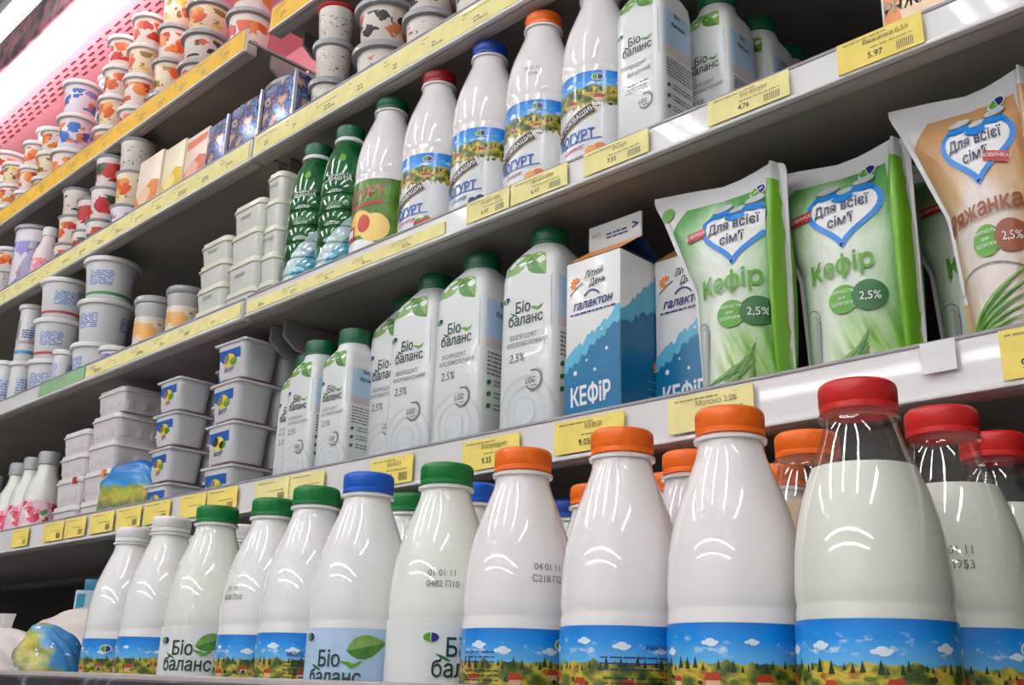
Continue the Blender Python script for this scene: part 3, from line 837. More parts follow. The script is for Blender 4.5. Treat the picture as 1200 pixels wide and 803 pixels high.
# ---- ribbed green kefir bottles
def green_bottle_mesh():
    p = [(.026, 0), (.031, .003), (.0325, .008)]
    for k in range(6):
        z = .012 + k * .0235; p += [(.0325, z), (.0330, z + .004), (.0330, z + .017), (.0322, z + .0195), (.0310, z + .0215), (.0322, z + .0235)]
    p += [(.0322, .157), (.0300, .176), (.0255, .194), (.0215, .204), (.0190, .209), (.0186, .212)]
    t = NT('green_kefir_sleeve'); o = t.obj(); sp = t.n('ShaderNodeSeparateXYZ'); t.put(sp.inputs[0], o)
    sw = t.math('SUBTRACT', sp.outputs[2], t.math('ADD', t.math('MULTIPLY', sp.outputs[0], 1.3), .062))
    hi = t.math('LESS_THAN', sw, 0); lo = t.math('LESS_THAN', sw, -.028)
    c = t.mix(hi, t.ramp(t.noise(o, 45, 3), [(.35, lin((4, 74, 36))), (.7, lin((24, 116, 46)))]), lin((196, 220, 224)))
    c = t.mix(lo, c, t.ramp(t.noise(o, 60, 2), [(.4, lin((70, 160, 190))), (.65, lin((150, 206, 220)))]))
    t.put(t.b.inputs['Base Color'], c); t.b.inputs['Roughness'].default_value = .15; t.b.inputs['Coat Weight'].default_value = .6
    f = wrap(.0008, None, p)
    m = M().lathe(p, t.m, 44, cap1=False)
    m.lathe([(.0186, .212), (.0205, .2125), (.0208, .2165), (.0196, .218), (.0186, .219)], white_pl, 40, cap0=False, cap1=False)
    m.text('КЕФІРНА', .012, .146, .0125, f, ink_white, .02, 0, .72); m.text('закваска', .012, .110, .0105, f, pm('pale_green_ink', (150, 196, 150), .4), .0, .2, .8)
    m.disc(.014, .181, .006, .006, f, ink_green); return m.mesh('body', 60)


gb = [(.0190, .2185), (.0194, .2190), (.0196, .2335), (.0188, .2362), (.012, .2370), (0, .2371)]
for px, lb, rr in [((369, 191), 'green ribbed kefir bottle, left of a pair, beside the stacked white tubs', .25), ((406, 179), 'green ribbed kefir bottle, right of a pair, beside the peach yogurt', .35)]:
    p = at(px[0], px[1], Y=.735); p.x += .007
    t = thing('kefir_bottle', lb, 'bottle', (p.x, p.y, DECK['C']), rr, 'green ribbed kefir bottles')
    part('body', cached('gbody', green_bottle_mesh), t)
    part('cap', cached('gcap', lambda: M().lathe(gb, CAPC['dgreen'], 80, knurl=(.219, .2336, .0004)).mesh('cap')), t)


# ================================================================== leaf-logo cartons
def carton_profile(w, h):
    """(half width, half depth, exponent, z) rings of a carton bottle narrowing to a round neck"""
    a = w / 2; b = a * .96
    return [(a * .97, b * .97, 7, 0), (a, b, 7, .002), (a, b, 7, h * .5), (a * .985, b * .985, 7, h * .93), (a * .95, b * .95, 6, h), (a * .84, b * .84, 4.5, h * 1.045), (a * .66, b * .66, 3, h * 1.095), (.0195, .0195, 2, h * 1.13), (.0185, .0185, 2, h * 1.135), (.0185, .0185, 2, h * 1.145)]


def sup(a, b, n, k, N):
    t = 2 * PI * k / N; c, s = math.cos(t), math.sin(t); f = (abs(c) ** n + abs(s) ** n) ** (-1 / n); return a * f * c, b * f * s


def bio_carton(name, x, y, z, w, h, kind, label, group, rz=0.):
    t = thing(name, label, 'carton', (x, y, z), rz, group)
    pr = carton_profile(w, h)
    def ab(v):
        for p, q in zip(pr, pr[1:]):
            if p[3] <= v <= q[3] and q[3] > p[3]:
                f = (v - p[3]) / (q[3] - p[3]); return [p[i] + (q[i] - p[i]) * f for i in range(3)]
        return pr[-1][:3]
    def front(o):
        def fn(u, v):
            a, b, n = ab(v); q = min(.97, abs(u) / a); return (u, -b * (1 - q ** n) ** (1 / n) - o, v)
        return fn
    def side(o):
        def fn(u, v):
            a, b, n = ab(v); q = min(.97, abs(u) / b); return (a * (1 - q ** n) ** (1 / n) + o, u, v)
        return fn
    def body():
        m = M(); N = 64
        bmat = pm('carton_board_white', (222, 225, 224), .3, .02, 20, coat=.25)
        m.loft([[sup(a, b, n, k, N) + (zz,) for k in range(N)] for a, b, n, zz in pr], bmat)
        f1, f2, f3 = front(.0003), front(.0006), front(.0009); s1, s2 = side(.0003), side(.0006)
        k = w / .075; H = h
        ring_i = pm('ripple_print', (196, 206, 212), .35); ring_j = pm('ripple_print_pale', (210, 217, 220), .35)
        leafy(m, .000 * k, H * 1.055, .037 * k, .0105 * k, PI + .62, f1, f2); leafy(m, .001 * k, H * 1.055, .038 * k, .0120 * k, -.88, f1, f2)
        emblem(m, -.027 * k, H * .81, .0058 * k, f1, f2, .25)
        bio_logo(m, .000, H * .72, .0128 * k, f2)
        if kind == 'plain':
            for i, (r, c) in enumerate(((.034, ring_i), (.0325, ring_j), (.024, ring_i), (.0225, ring_j), (.013, ring_i), (.006, ring_i))):
                m.ring(.002, H * .20, r * k, .0006 * k if i else .0009 * k, f1, c, 0, 2 * PI, 32, r * 1.05 * k)
            m.disc(.002, H * .20, .012 * k, .0126 * k, f1, ring_j)
            m.text('БІОПРОДУКТ', -.002, H * .585, .0066 * k, f2, ink_grey, 0, 0, .8); m.text('КИСЛОМОЛОЧНИЙ', .002, H * .545, .0066 * k, f2, ink_grey, 0, 0, .8)
            m.text('2,5%', -.010 * k, H * .465, .0125 * k, f2, ink_grey, 0, .15, .85)
        else:
            m.text('Біопродукт', -.004, H * .585, .0085 * k, f2, ink_grey, 0, 0, .85); m.text('йогуртний', .002, H * .535, .0085 * k, f2, ink_grey, 0, 0, .85)
            m.text('«ПОЛУНИЦЯ»', -.001, H * .43, .0052 * k, f2, ink_grey, 0); m.lines(-.012, .014, H * .475, .004, 2, .001, f2, ink_grey, 3)
            m.disc(.000, H * .13, .012, .011, f2, ink('strawberry_print', (196, 50, 36))); m.disc(-.014, H * .12, .004, .008, f2, ink_dgreen); m.disc(-.006, H * .08, .007, .006, f3, ink('strawberry_flesh_print', (222, 110, 90)))
            for q in range(7): m.disc(-.007 + (q % 4) * .0045, H * .13 + (q // 4) * .005 - .002, .0006, .0008, f3, pale_yellow, 6)
            m.poly([(-.036 * k, H * .80), (-.012 * k, H * .965), (-.030 * k, H * .96)], f1, ink('red_corner_print', (198, 70, 50)))
        gx, gy = .012 * k, H * .355
        m.text('LGG', gx - .0035 * k, gy - .0028 * k, .0085 * k, f2, ink_grey, .01, .12, .78)
        m.ring(gx, gy, .0100 * k, .0007 * k, f2, ink_grey, -2.5, 1.9); m.ring(gx, gy, .0118 * k, .0003 * k, f2, ink_grey, -1.9, 1.2); m.lines(gx - .003, gx + .005, gy - .0062 * k, .002, 1, .0008, f2, ink_grey, 2)
        # right side panel
        bl = pm('side_panel_blue', (178, 206, 232), .35, .04, 30); sd = pm('side_panel_sand', (206, 196, 196), .35)
        bw = w * .455
        m.quad(-bw, bw, H * .68, H * .90, s1, bl, 10); m.quad(-bw, bw, H * .625, H * .68, s1, sd, 10)
        m.text('Біо', -.002, H * .87, .0085 * k, s2, ink_dk, .02); m.text('баланс', 0, H * .81, .0085 * k, s2, ink_dk, .02)
        m.lines(-.026 * k, .026 * k, H * .59, .0046 * k, 6, .0016 * k, s2, ink_grey, 21, .95)
        for q in range(3):
            m.disc(-.023 * k, H * (.43 - .065 * q), .0036 * k, .0026 * k, s2, ink_dgreen, 10, .7); m.lines(-.015 * k, .026 * k, H * (.44 - .065 * q), .0045 * k, 2, .0012, s2, ink_dgreen, 31 + q, .95)
        m.lines(.002, .026 * k, H * .19, .0055, 4, .0013, s2, ink_grey, 41, .95)
        return m.mesh('body', 50)
    part('body', cached(('bio', kind, w), body), t)
    def cap():
        z0 = h * 1.13; p = [(.0188, z0), (.0205, z0 + .0008), (.0206, z0 + .0035), (.0199, z0 + .0042), (.0204, z0 + .005), (.0204, z0 + .0165), (.0194, z0 + .0190), (.012, z0 + .0198), (0, z0 + .0199)]
        return M().lathe(p, CAPC['dgreen'], 80, knurl=(z0 + .005, z0 + .0166, .0005)).mesh('cap')
    part('cap', cached(('biocap', h), cap), t)
    return t


DG = 'leaf-logo kefir cartons on the lowest shelf'
for x0, yf, lb in [(-.731, .708, 'large white leaf-logo carton with green cap, touching the blue carton'),
                   (-.834, .708, 'large white leaf-logo carton, second from the blue carton'),
                   (-.922, .716, 'large white leaf-logo carton, third from the blue carton'),
                   (-1.000, .744, 'large white leaf-logo carton set back, leftmost of the four large ones')]:
    bio_carton('kefir_carton', x0 + .0375, yf + .036, DECK['D'], .075, .197, 'plain', lb, DG, .06)
for x0, yf, lb in [(-1.044, .708, 'small white leaf-logo carton, nearest of the small ones, beside the large cartons'),
                   (-1.116, .708, 'small white leaf-logo carton in the middle of the three small ones'),
                   (-1.178, .735, 'small white leaf-logo carton mostly hidden, beside the yogurt multipacks')]:
    bio_carton('kefir_carton', x0 + .0295, yf + .028, DECK['D'], .059, .158, 'plain', lb, DG, .04)
CG = 'leaf-logo yogurt cartons on the middle shelf'
for x, y, lb, kd in [(-.551, .742, 'white leaf-logo yogurt carton with a strawberry, front one beside the orange-capped yogurt', 'straw'), (-.522, .815, 'white leaf-logo carton directly behind the strawberry carton', 'plain'),
                 (-.515, .885, 'white leaf-logo carton, third back behind the strawberry carton', 'plain'), (-.520, .955, 'white leaf-logo carton, farthest back behind the strawberry carton', 'plain')]:
    bio_carton('yogurt_carton', x, y, DECK['C'], .060, .184, kd, lb, CG, 0)


# ================================================================== gable-top cartons
def gable(name, x, y, z, w, d, h, rh, fin, label, group, skin):
    """x, y: left front corner on the shelf; rh: roof rise; fin: fin height"""
    t = thing(name, label, 'carton', (x + w / 2, y + d / 2, z), 0, group)
    a, b = w / 2, d / 2; board, roofm, prt = skin
    def body():
        m = M(); m.box(-a, a, -b, b, 0, h, board, .0015, 2); prt(m, a, b, h); return m.mesh('body', 30)
    part('body', cached(('gbody', name, h), body), t)
    def roof():
        m = M(); v = [(-a, -b, h), (a, -b, h), (a, b, h), (-a, b, h), (-a, 0, h + rh), (a, 0, h + rh), (a - a * .62, 0, h + rh), (-a + a * .62, 0, h + rh)]
        m.add(v, [(0, 1, 5, 4), (2, 3, 4, 5)], roofm)
        m.add([(a, -b, h), (a, b, h), (a * .2, 0, h + rh * .96), (-a, -b, h), (-a, b, h), (-a * .2, 0, h + rh * .96), (a, 0, h + rh), (-a, 0, h + rh)], [(0, 1, 2), (4, 3, 5), (0, 2, 6), (1, 6, 2), (3, 7, 5), (4, 5, 7)], pm('gable_fold_navy', (40, 66, 110), .5))
        return m.mesh('gable', 20)
    gb_ = part('gable', cached(('groof', name, h), roof), t)
    def finm():
        m = M(); m.box(-a, a, -.0012, .0012, h + rh - .001, h + rh + fin, pm('carton_board_white', (222, 225, 224), .3), .0008)
        fn = lambda u, v: (u, -.0016, v)
        m.lines(-a * .3, a * .5, h + rh + fin * .45, .004, 2, .0018, fn, ink_navy, 6, .9); m.text('>', a * .78, h + rh + fin * .35, .013, fn, ink_navy, .04)
        m.text('10 П', -a * .7, h + rh + fin * .5, .006, fn, ink_grey); return m.mesh('fin', 30)
    part('fin', cached(('gfin', name, h), finm), gb_)
    return t


def kefir_print(m, a, b, h):
    f1 = lambda u, v: (u, -b - .0004, v); f2 = lambda u, v: (u, -b - .0008, v); f3 = lambda u, v: (u, -b - .0012, v)
    s1 = lambda u, v: (a + .0004, u, v); s2 = lambda u, v: (a + .0008, u, v)
    lt, dk = pm('mountain_print_light', (88, 176, 206), .3, .10, 90), pm('mountain_print_deep', (0, 110, 158), .3, .06, 60)
    dk2 = pm('mountain_print_deep_side', (0, 100, 148), .3, .06, 60)
    r = random.Random(5)
    def ridge(u0, u1, z0, z1, n): return [(u0 + (u1 - u0) * k / n, z0 + (z1 - z0) * k / n + (r.uniform(-.0035, .0035) if 0 < k < n else 0)) for k in range(n + 1)]
    A = .0015
    def fill(rd, fn, mat):
        vs = [fn(*p) for p in rd] + [fn(p[0], .0016) for p in rd]; n = len(rd); m.add(vs, [(n + k, n + k + 1, k + 1, k) for k in range(n - 1)], mat)
    fill(ridge(-a, a, h * .445, h * .69, 22), f1, lt); fill(ridge(-a, a, h * .375, h * .60, 22), f2, dk)
    fill(ridge(-b, b, h * .66, h * .98, 22), s1, lt); fill(ridge(-b, b, h * .585, h * .76, 22), s2, dk2)
    for u, v, q in ((-.020, .36, .0024), (-.024, .26, .0012), (.004, .36, .0016), (.018, .46, .0018), (.012, .57, .0014), (-.006, .42, .0012), (-.010, .025, .0016), (.012, .03, .0013)):
        m.disc(u, h * v, q, q * 1.1, f3, ink_white, 8)
    m.text('КЕФіР', -.001, h * .185, .0245, f3, ink_white, .045, 0, .68, .03)
    m.text('Літній', .002, h * .885, .0100, f2, ink_dk, .02, .3, .8, .06); m.text('День', .006, h * .835, .0100, f2, ink_dk, .02, .3, .8, .06)
    for k in range(7):
        q = PI * .25 + k * PI * .2; m.disc(-.021 + .0042 * math.cos(q), h * .865 + .0042 * math.sin(q), .0030, .0013, f2, ink_orange, 8, q)
    m.strip([(-.028 + .016 * k / 6, h * .805 + .010 * math.sin(k / 6 * 1.3)) for k in range(7)], .0005, f2, ink_dk)
    m.text('галактон', .001, h * .715, .0125, f2, ink_navy, .03, .25, .90, .02); m.ring(-.001, h * .745, .011, .0009, f2, ink_navy, .5, 2.5, 12)
    m.lines(-.027, .029, h * .685, .003, 1, .0016, f2, ink_navy, 8, 1)
    for k in range(7):
        q = PI * .2 + k * PI * .2; m.disc(.020 + .005 * math.cos(q), h * .40 + .005 * math.sin(q), .0034, .0016, s2 if False else (lambda u, v: (a + .0012, u, v)), ink_orange, 8, q)
    m.lines(.004, .029, h * .31, .0075, 8, .0014, lambda u, v: (a + .0012, u, v), lt, 13, .95)


kb = (pm('carton_face_white', (228, 228, 226), .3, .02, 20, coat=.2), pm('gable_orange', (226, 142, 58), .35), kefir_print)
KG = 'blue and white kefir cartons'
gable('kefir_carton', -.635, .706, DECK['D'], .067, .069, .178, .024, .026, 'blue and white kefir carton with orange gable and white fin, beside the leaf-logo carton', KG, kb)
gable('kefir_carton', -.5665, .757, DECK['D'], .067, .069, .178, .024, .026, 'blue and white kefir carton half hidden by the left green pouch', KG, kb)


def ryaz_print(m, a, b, h):
    f1 = lambda u, v: (u, -b - .0004, v); f2 = lambda u, v: (u, -b - .0008, v)
    m.quad(-a + .002, a - .002, .012, h * .8, f1, pm('ryazhanka_print_orange', (232, 140, 70), .35, .1, 60)); m.disc(.0, h * .25, .02, .03, f2, pm('ryazhanka_print_pale', (244, 214, 180), .35))
    m.text('РЯЖАНКА', 0, .040, .0155, f2, ink_white, .03, 0, .85)


gable('baked_milk_carton', -.300, .708, DECK['C'], .070, .070, .17, .024, .02, 'orange carton with white lettering at the upper right of the middle shelf', None, (kb[0], kb[1], ryaz_print))


# brick cartons on the upper left shelf
def brick(x0, x1, y, z, d, h, cols, label, name='juice_carton', cap=None, kind=0):
    x0, x1, y, h = x0 * 1.032, x1 * 1.032, y * 1.032, h * 1.03
    w = x1 - x0; t = thing(name, label, 'carton', ((x0 + x1) / 2, y + d / 2, z), 0, 'brick cartons and foil packs on the second shelf'); a, b = w / 2, d / 2
    m = M(); m.box(-a, a, -b, b, 0, h, pm('brick_' + cols[0], cols[1], .4, .04, 20), .001); f = lambda u, v: (u, -b - .0004, v); f2 = lambda u, v: (u, -b - .0008, v)
    bl = pm('brick_art_' + cols[0], cols[2], .4, .1, 40)
    m.poly([(-a * .96, .004), (a * .96, .004), (a * .96, h * .55), (a * .3, h * .62), (-a * .96, h * .42)], f, bl); m.poly([(-a * .9, h * .78), (a * .9, h * .82), (a * .9, h * .93), (-a * .9, h * .92)], f, bl) if kind else None
    m.disc(-a * .2, h * .42, a * .55, h * .12, f2, pm('brick_spot_' + cols[0], cols[3], .4), 16); m.disc(a * .3, h * .16, a * .4, h * .09, f2, ink_orange, 14)
    part('body', m.mesh('body'), t)
    if cap: part('cap', M().lathe([(.013, h), (.013, h + .012), (.011, h + .014), (0, h + .014)], CAPC['red'], 24, cx=-a * .1, cy=b * .3).mesh('cap'), t)


B0 = DECK['B']
brick(-1.655, -1.570, .706, B0, .06, .128, ('orange', (246, 226, 206), (240, 146, 70), (246, 206, 170)), 'orange-printed brick carton, leftmost of the brick cartons')
brick(-1.560, -1.490, .706, B0, .06, .119, ('yellow', (248, 236, 200), (240, 196, 60), (250, 226, 140)), 'yellow-printed brick carton with red cap, second from left', cap=True)
brick(-1.484, -1.412, .706, B0, .06, .112, ('coral', (246, 222, 206), (226, 116, 80), (240, 180, 150)), 'coral-red brick carton beside the blue foil packs', kind=1)
FO = blotch('blue_foil_print', [(24, 34, 84), (40, 72, 136), (120, 150, 196), (40, 60, 120), (196, 150, 130), (226, 196, 176), (40, 66, 126)], 48, .25, .25, 5)
for x0, x1, h, lb in [(-1.404, -1.340, .104, 'blue foil yogurt pack, leftmost of three'), (-1.334, -1.246, .108, 'blue foil yogurt pack, middle of three'), (-1.240, -1.156, .106, 'blue foil yogurt pack, rightmost of three, with a bright white edge')]:
    x0, x1 = x0 * 1.032, x1 * 1.032
    t = thing('foil_pack', lb, 'pack', ((x0 + x1) / 2, .742, B0), 0, 'brick cartons and foil packs on the second shelf'); a = (x1 - x0) / 2
    m = M(); m.box(-a, a, -.020, .020, .002, h, FO, .004); m.box(-a, a, -.0005, .0005, h - .002, h + .008, FO); part('body', m.mesh('body'), t)
    part('seal', M().box(a - .0012, a + .002, -.023, -.018, .003, h, pm('foil_seal', (214, 216, 226), .2, .03, 30, metal=.3)).mesh('seal'), t)


# ================================================================== stand-up pouches
LE = [(0, .053), (.027, .052), (.075, .049), (.123, .046), (.159, .031), (.203, .013), (.222, .003), (1, .0)]
TE = [(0, .229), (.042, .223), (.079, .2165), (.098, .2175), (.112, .220), (.129, .224), (.141, .219), (.145, .205)]


def lerp(tb, x):
    for (a, b), (c, d) in zip(tb, tb[1:]):
        if a <= x <= c: return b + (d - b) * (x - a) / (c - a)
    return tb[0][1] if x < tb[0][0] else tb[-1][1]


PW = .143


INSET = [1.0]


def pouch_xyz(s, t, side, off=0.):
    """s 0..1 left to right, t 0..1 foot to top; side -1 front, 1 back"""
    for _ in range(2):
        zt = lerp(TE, s * PW); z = zt * t
    L = lerp(LE, z) * INSET[0]; R = PW - .003 * (1 - t); x = L + (R - L) * s
    zt = lerp(TE, x); z = zt * t
    D = .030 * (1 - t) ** .55 + .004
    bodyw = max(0., min(1., (s - .04) / .84)); top = max(0., min(1., (.93 - t) / .12))
    d = D * math.sin(PI * bodyw) ** .62 * top if 0 < bodyw < 1 else 0
    w = .070 * max(0., math.sin(PI * min(1., .05 + .92 * t))) ** .55; tb = (s - .912) / max(w, 1e-4)
    if abs(tb) < 1: d = max(d * max(0., -tb), .019 * math.sqrt(1 - tb * tb) * (w / .070))
    return (x, side * (d + .0006 + off), z)


def pouch_front(off):
    def fn(x, z):
        if INSET[0] < 1: x -= .010
        t = z / lerp(TE, x); L = lerp(LE, z) * INSET[0]; R = PW - .003 * (1 - t); return pouch_xyz(max(0, min(1, (x - L) / (R - L))), min(1, t), -1, off)
    return fn


def pouch_mesh(kind, sq=1.):
    m = M(); NS, NTT = 84, 40
    if kind == 'green': fm = cached('gf', lambda: film('kefir_film', (222, 230, 216), (92, 160, 84), (176, 208, 168), (70, 140, 50), (112, 172, 38)))
    else: fm = cached('rf', lambda: film('baked_milk_film', (226, 216, 206), (190, 146, 98), (206, 172, 132), None, (196, 158, 116), .50))
    S = [i / NS for i in range(NS + 1)]; T = [j / NTT for j in range(NTT + 1)]
    for side in (-1, 1):
        vs = []; uv = []
        for j in T:
            for i in S: vs.append(pouch_xyz(i, j, side)); uv.append((i, j))
        fs = []
        for j in range(NTT):
            for i in range(NS):
                q = (j * (NS + 1) + i, j * (NS + 1) + i + 1, (j + 1) * (NS + 1) + i + 1, (j + 1) * (NS + 1) + i); fs.append(q if side < 0 else q[::-1])
        m.add(vs, fs, fm, uv)
    f1, f2, f3, f4 = pouch_front(.0007), pouch_front(.0012), pouch_front(.0018), pouch_front(.0027)
    tx = ink_green if kind == 'green' else pm('brown_ink', (150, 78, 44), .35)
    cx, cz = .099, .162                                           # heart emblem with jar lids
    hp = []
    for k in range(36):
        q = 2 * PI * k / 36; hx = math.sin(q) ** 3; hy = (13 * math.cos(q) - 5 * math.cos(2 * q) - 2 * math.cos(3 * q) - math.cos(4 * q)) / 16; hp.append((cx + hx * .0300, cz + .001 + hy * .0295))
    [m.add([f1(cx + (x - cx) * a, cz + (y - cz) * a) for a in (.001, .34, .67, 1.) for x, y in hp], [(j * 36 + i, j * 36 + (i + 1) % 36, (j + 1) * 36 + (i + 1) % 36, (j + 1) * 36 + i)[::-1] for j in range(3) for i in range(36)], ink_white)]; m.strip(hp + hp[:1], .0023, f2, ink_sky)
    lidm = pm('jar_lid_print', (186, 196, 200), .35); lidd = pm('jar_lid_rim_print', (110, 124, 130), .35)
    for lx, lz, ls in ((-.016, .026, .0095), (.000, .020, .0082), (.015, .027, .0092)):
        m.disc(cx + lx, cz + lz + .002, ls * 1.08, ls * .5, f2, lidd, 18, .15); m.disc(cx + lx, cz + lz + .0028, ls, ls * .38, f3, lidm, 18, .15)
        m.strip([(cx + lx - ls + ls * 2 * k / 6, cz + lz - .004 - .003 * math.sin(PI * k / 6)) for k in range(7)], .0024, f3, ink_sky)
    m.text('Для всієї', cx - .001, cz + .003, .0130, f3, ink_navy2, .022, .05, .80, .08); m.text("сім'ї", cx - .001, cz - .0110, .0132, f3, ink_navy2, .022, .05, .80, .08)
    if kind == 'green':
        m.quad(.050, .071, cz + .002, cz + .0105, f3, ink_red, 6); m.text('НОВИНКА!', .0605, cz + .0045, .0046, f4, ink_white, .01)
    else:
        m.poly([(.1035, cz - .014), (.1135, cz - .0165), (.1235, cz - .019), (.1245, cz - .010), (.1145, cz - .0075), (.1045, cz - .005)], f3, ink_red); m.text('НОВИНКА!', .114, cz - .0132, .0044, f4, ink_white, .01, 0, 1, -.2)
    ex = .122; emblem(m, ex - .006, .200, .0075, f2, f3, .45)
    nm = 'Кефір' if kind == 'green' else 'Ряжанка'
    m.text(nm, .097, .106 if kind == 'green' else .103, .0235 if kind == 'green' else .0205, pouch_front(.0026), tx, .032, .06, .86 if kind == 'green' else .80, .10)
    m.disc(.099, .0835, .0125, .0125, f2, ink_green); m.disc(.1185, .0845, .0125, .0132, f3, ink_dgreen if kind == 'green' else tx); m.text('2,5%', .1195, .0805, .0098, f4, ink_white, .005, 0, .80)
    for k, wd in enumerate(('ЖИРНІСТЬ', 'для', "ЗДОРОВ'Я")): m.text(wd, .0985, .0885 - k * .0052, .0036, f4, ink_white)
    if kind == 'green':
        gl = pm('glass_print', (214, 214, 216), .3)                # pale printed glass at the lower left
        m.poly([(.057, .004), (.075, .004), (.077, .070), (.072, .078), (.064, .078), (.055, .070)], f1, gl); m.ring(.0655, .072, .011, .0004, f2, lidd, -.3, PI + .3, 14)
        m.strip([(.075, .004), (.0768, .035), (.077, .070)], .0004, f2, lidd)
        r = random.Random(3)
        for k in range(13):                                        # leafy print at the foot
            a = .5 + k * .055; x = .082 + (k % 5) * .009; leafy(m, x - .004, .004 + (k % 3) * .010, r.uniform(.026, .040), r.uniform(.0016, .0030), .30 + (k % 5) * .30, f1 if k % 2 else f2, f3)
        m.disc(.020, .206, .0075, .0068, pouch_front(.001), ink_green, 14)
    else:
        m.poly([(.056, .012), (.126, .012), (.126, .052), (.058, .050)], f1, pm('drink_print_tan', (206, 160, 104), .35, .08, 30)); m.ring(.095, .052, .036, .0005, f2, lidd, .25, PI - .25, 14, .014)
        for k in range(7): leafy(m, .060, .004 + k * .001, .05 + .006 * k, .0028, .10 + k * .09, f2 if k % 2 else f3, f4)
        m.v = [(x * .80, y, z) for x, y, z in m.v]
    return m.mesh('film', 50)


def pouch(x, y, z, kind, label, rz=0., tilt=0., tx=0., wide=1.):
    t = thing('kefir_pouch' if kind == 'green' else 'baked_milk_pouch', label, 'pouch', (x, y, z), rz, 'stand-up pouches on the lowest shelf', tilt, tx)
    INSET[0] = wide
    part('film', cached(('pouch', kind, wide), lambda: pouch_mesh(kind)), t)
    return t


pouch(-.548, .731, DECK['D'], 'green', 'green and white kefir pouch, left one of the front pair, beside the blue cartons')
pouch(-.452, .760, DECK['D'], 'green', 'green and white kefir pouch, right one of the front pair', wide=.8)
pouch(-.372, .815, DECK['D'], 'green', 'green kefir pouch in shadow, between the right green pouch and the tan one')
pouch(-.310, .737, DECK['D'] + .006, 'tan', 'tan and white baked milk pouch at the right edge of the lowest shelf', 0., -.03, wide=.995)


# ================================================================== cups, tubs and pails in stacks
BACKS = {DECK['A']: 1.036, DECK['B']: 1.032}     # goods on the upper shelves keep clear of their set-back fronts
POS = {1: [''], 2: ['upper', 'lower'], 3: ['topmost', 'middle', 'lowest'], 4: ['topmost', 'second', 'third', 'lowest'], 5: ['topmost', 'second', 'middle', 'fourth', 'lowest']}
lid_grey = pm('cup_lid_grey_shaded', (156, 157, 160), .3, .03, 20, coat=.3)  # grey lids, with the shade of the unlit right stacks darkening the colour
lid_white = pm('cup_lid_white', (226, 224, 222), .35, .03, 20)
lid_foil = pm('cup_lid_foil', (196, 198, 204), .25, .05, 60, metal=.5)
ART = {'red': cup_art('fruit_cup_red', (238, 226, 214), [(206, 52, 36), (226, 96, 50), (238, 140, 60), (206, 60, 40)], scale=5, thr=.58),
       'orange': cup_art('fruit_cup_orange', (240, 222, 190), [(236, 150, 50), (226, 96, 40), (150, 120, 40), (240, 190, 70)], seed=3., scale=5, thr=.58),
       'blue': cup_art('fruit_cup_blue', (236, 228, 236), [(60, 110, 196), (150, 140, 210), (236, 140, 60), (60, 120, 200)], seed=7., scale=6, thr=.55),
       'berry': cup_art('fruit_cup_berry', (232, 222, 218), [(176, 34, 40), (206, 60, 50), (60, 90, 60), (196, 40, 46)], seed=5., scale=4.5, thr=.6),
       'dots': cup_art('fruit_cup_dots', (226, 218, 210), [(176, 70, 60), (90, 66, 60), (196, 96, 60), (120, 60, 60)], seed=9., scale=16, thr=.26),
       'choc': cup_art('fruit_cup_chocolate', (226, 216, 206), [(46, 36, 40), (206, 84, 50), (60, 44, 40), (214, 120, 70)], seed=11., scale=7, thr=.5),
       'amber': cup_art('amber_cup', (226, 214, 196), [(222, 140, 60), (206, 110, 50), (236, 176, 96)], seed=2., lo=.0, hi=.9, scale=5, thr=.6),
       'pailblue': rows_art('pail_print_blue', (224, 224, 226), (120, 150, 206))}


def cup_mesh(art, r, h, taper):
    m = M(); m.lathe([(r * taper * .94, 0), (r * taper, h * .03), (r * .955, h - .006)], ART[art], 36, cap1=False, uvmode='n'); return m.mesh('cup', 50)


def lid_mesh(r, h, kind):
    mt = {'grey': lid_grey, 'white': lid_white, 'foil': lid_foil, 'red': pm('lid_red', (196, 40, 32), .3)}[kind]; z = h - .007; q = r * 1.05
    if kind in ('foil', 'red'): return M().lathe([(r * .94, z), (q * 1.01, z + .003), (q * 1.02, z + .0045), (q * .98, z + .0058), (0, z + .0060)], mt, 40).mesh('lid', 50)
    q = r * (1.12 if r < .0445 else 1.05)
    return M().lathe([(r * .94, z - .004), (q, z - .003), (q, z - .002), (q * 1.01, z), (q * 1.01, z + .0035), (q * .985, z + .0055), (q * .93, z + .0062), (q * .90, z + .0055), (0, z + .0055)], mt, 40).mesh('lid', 50)


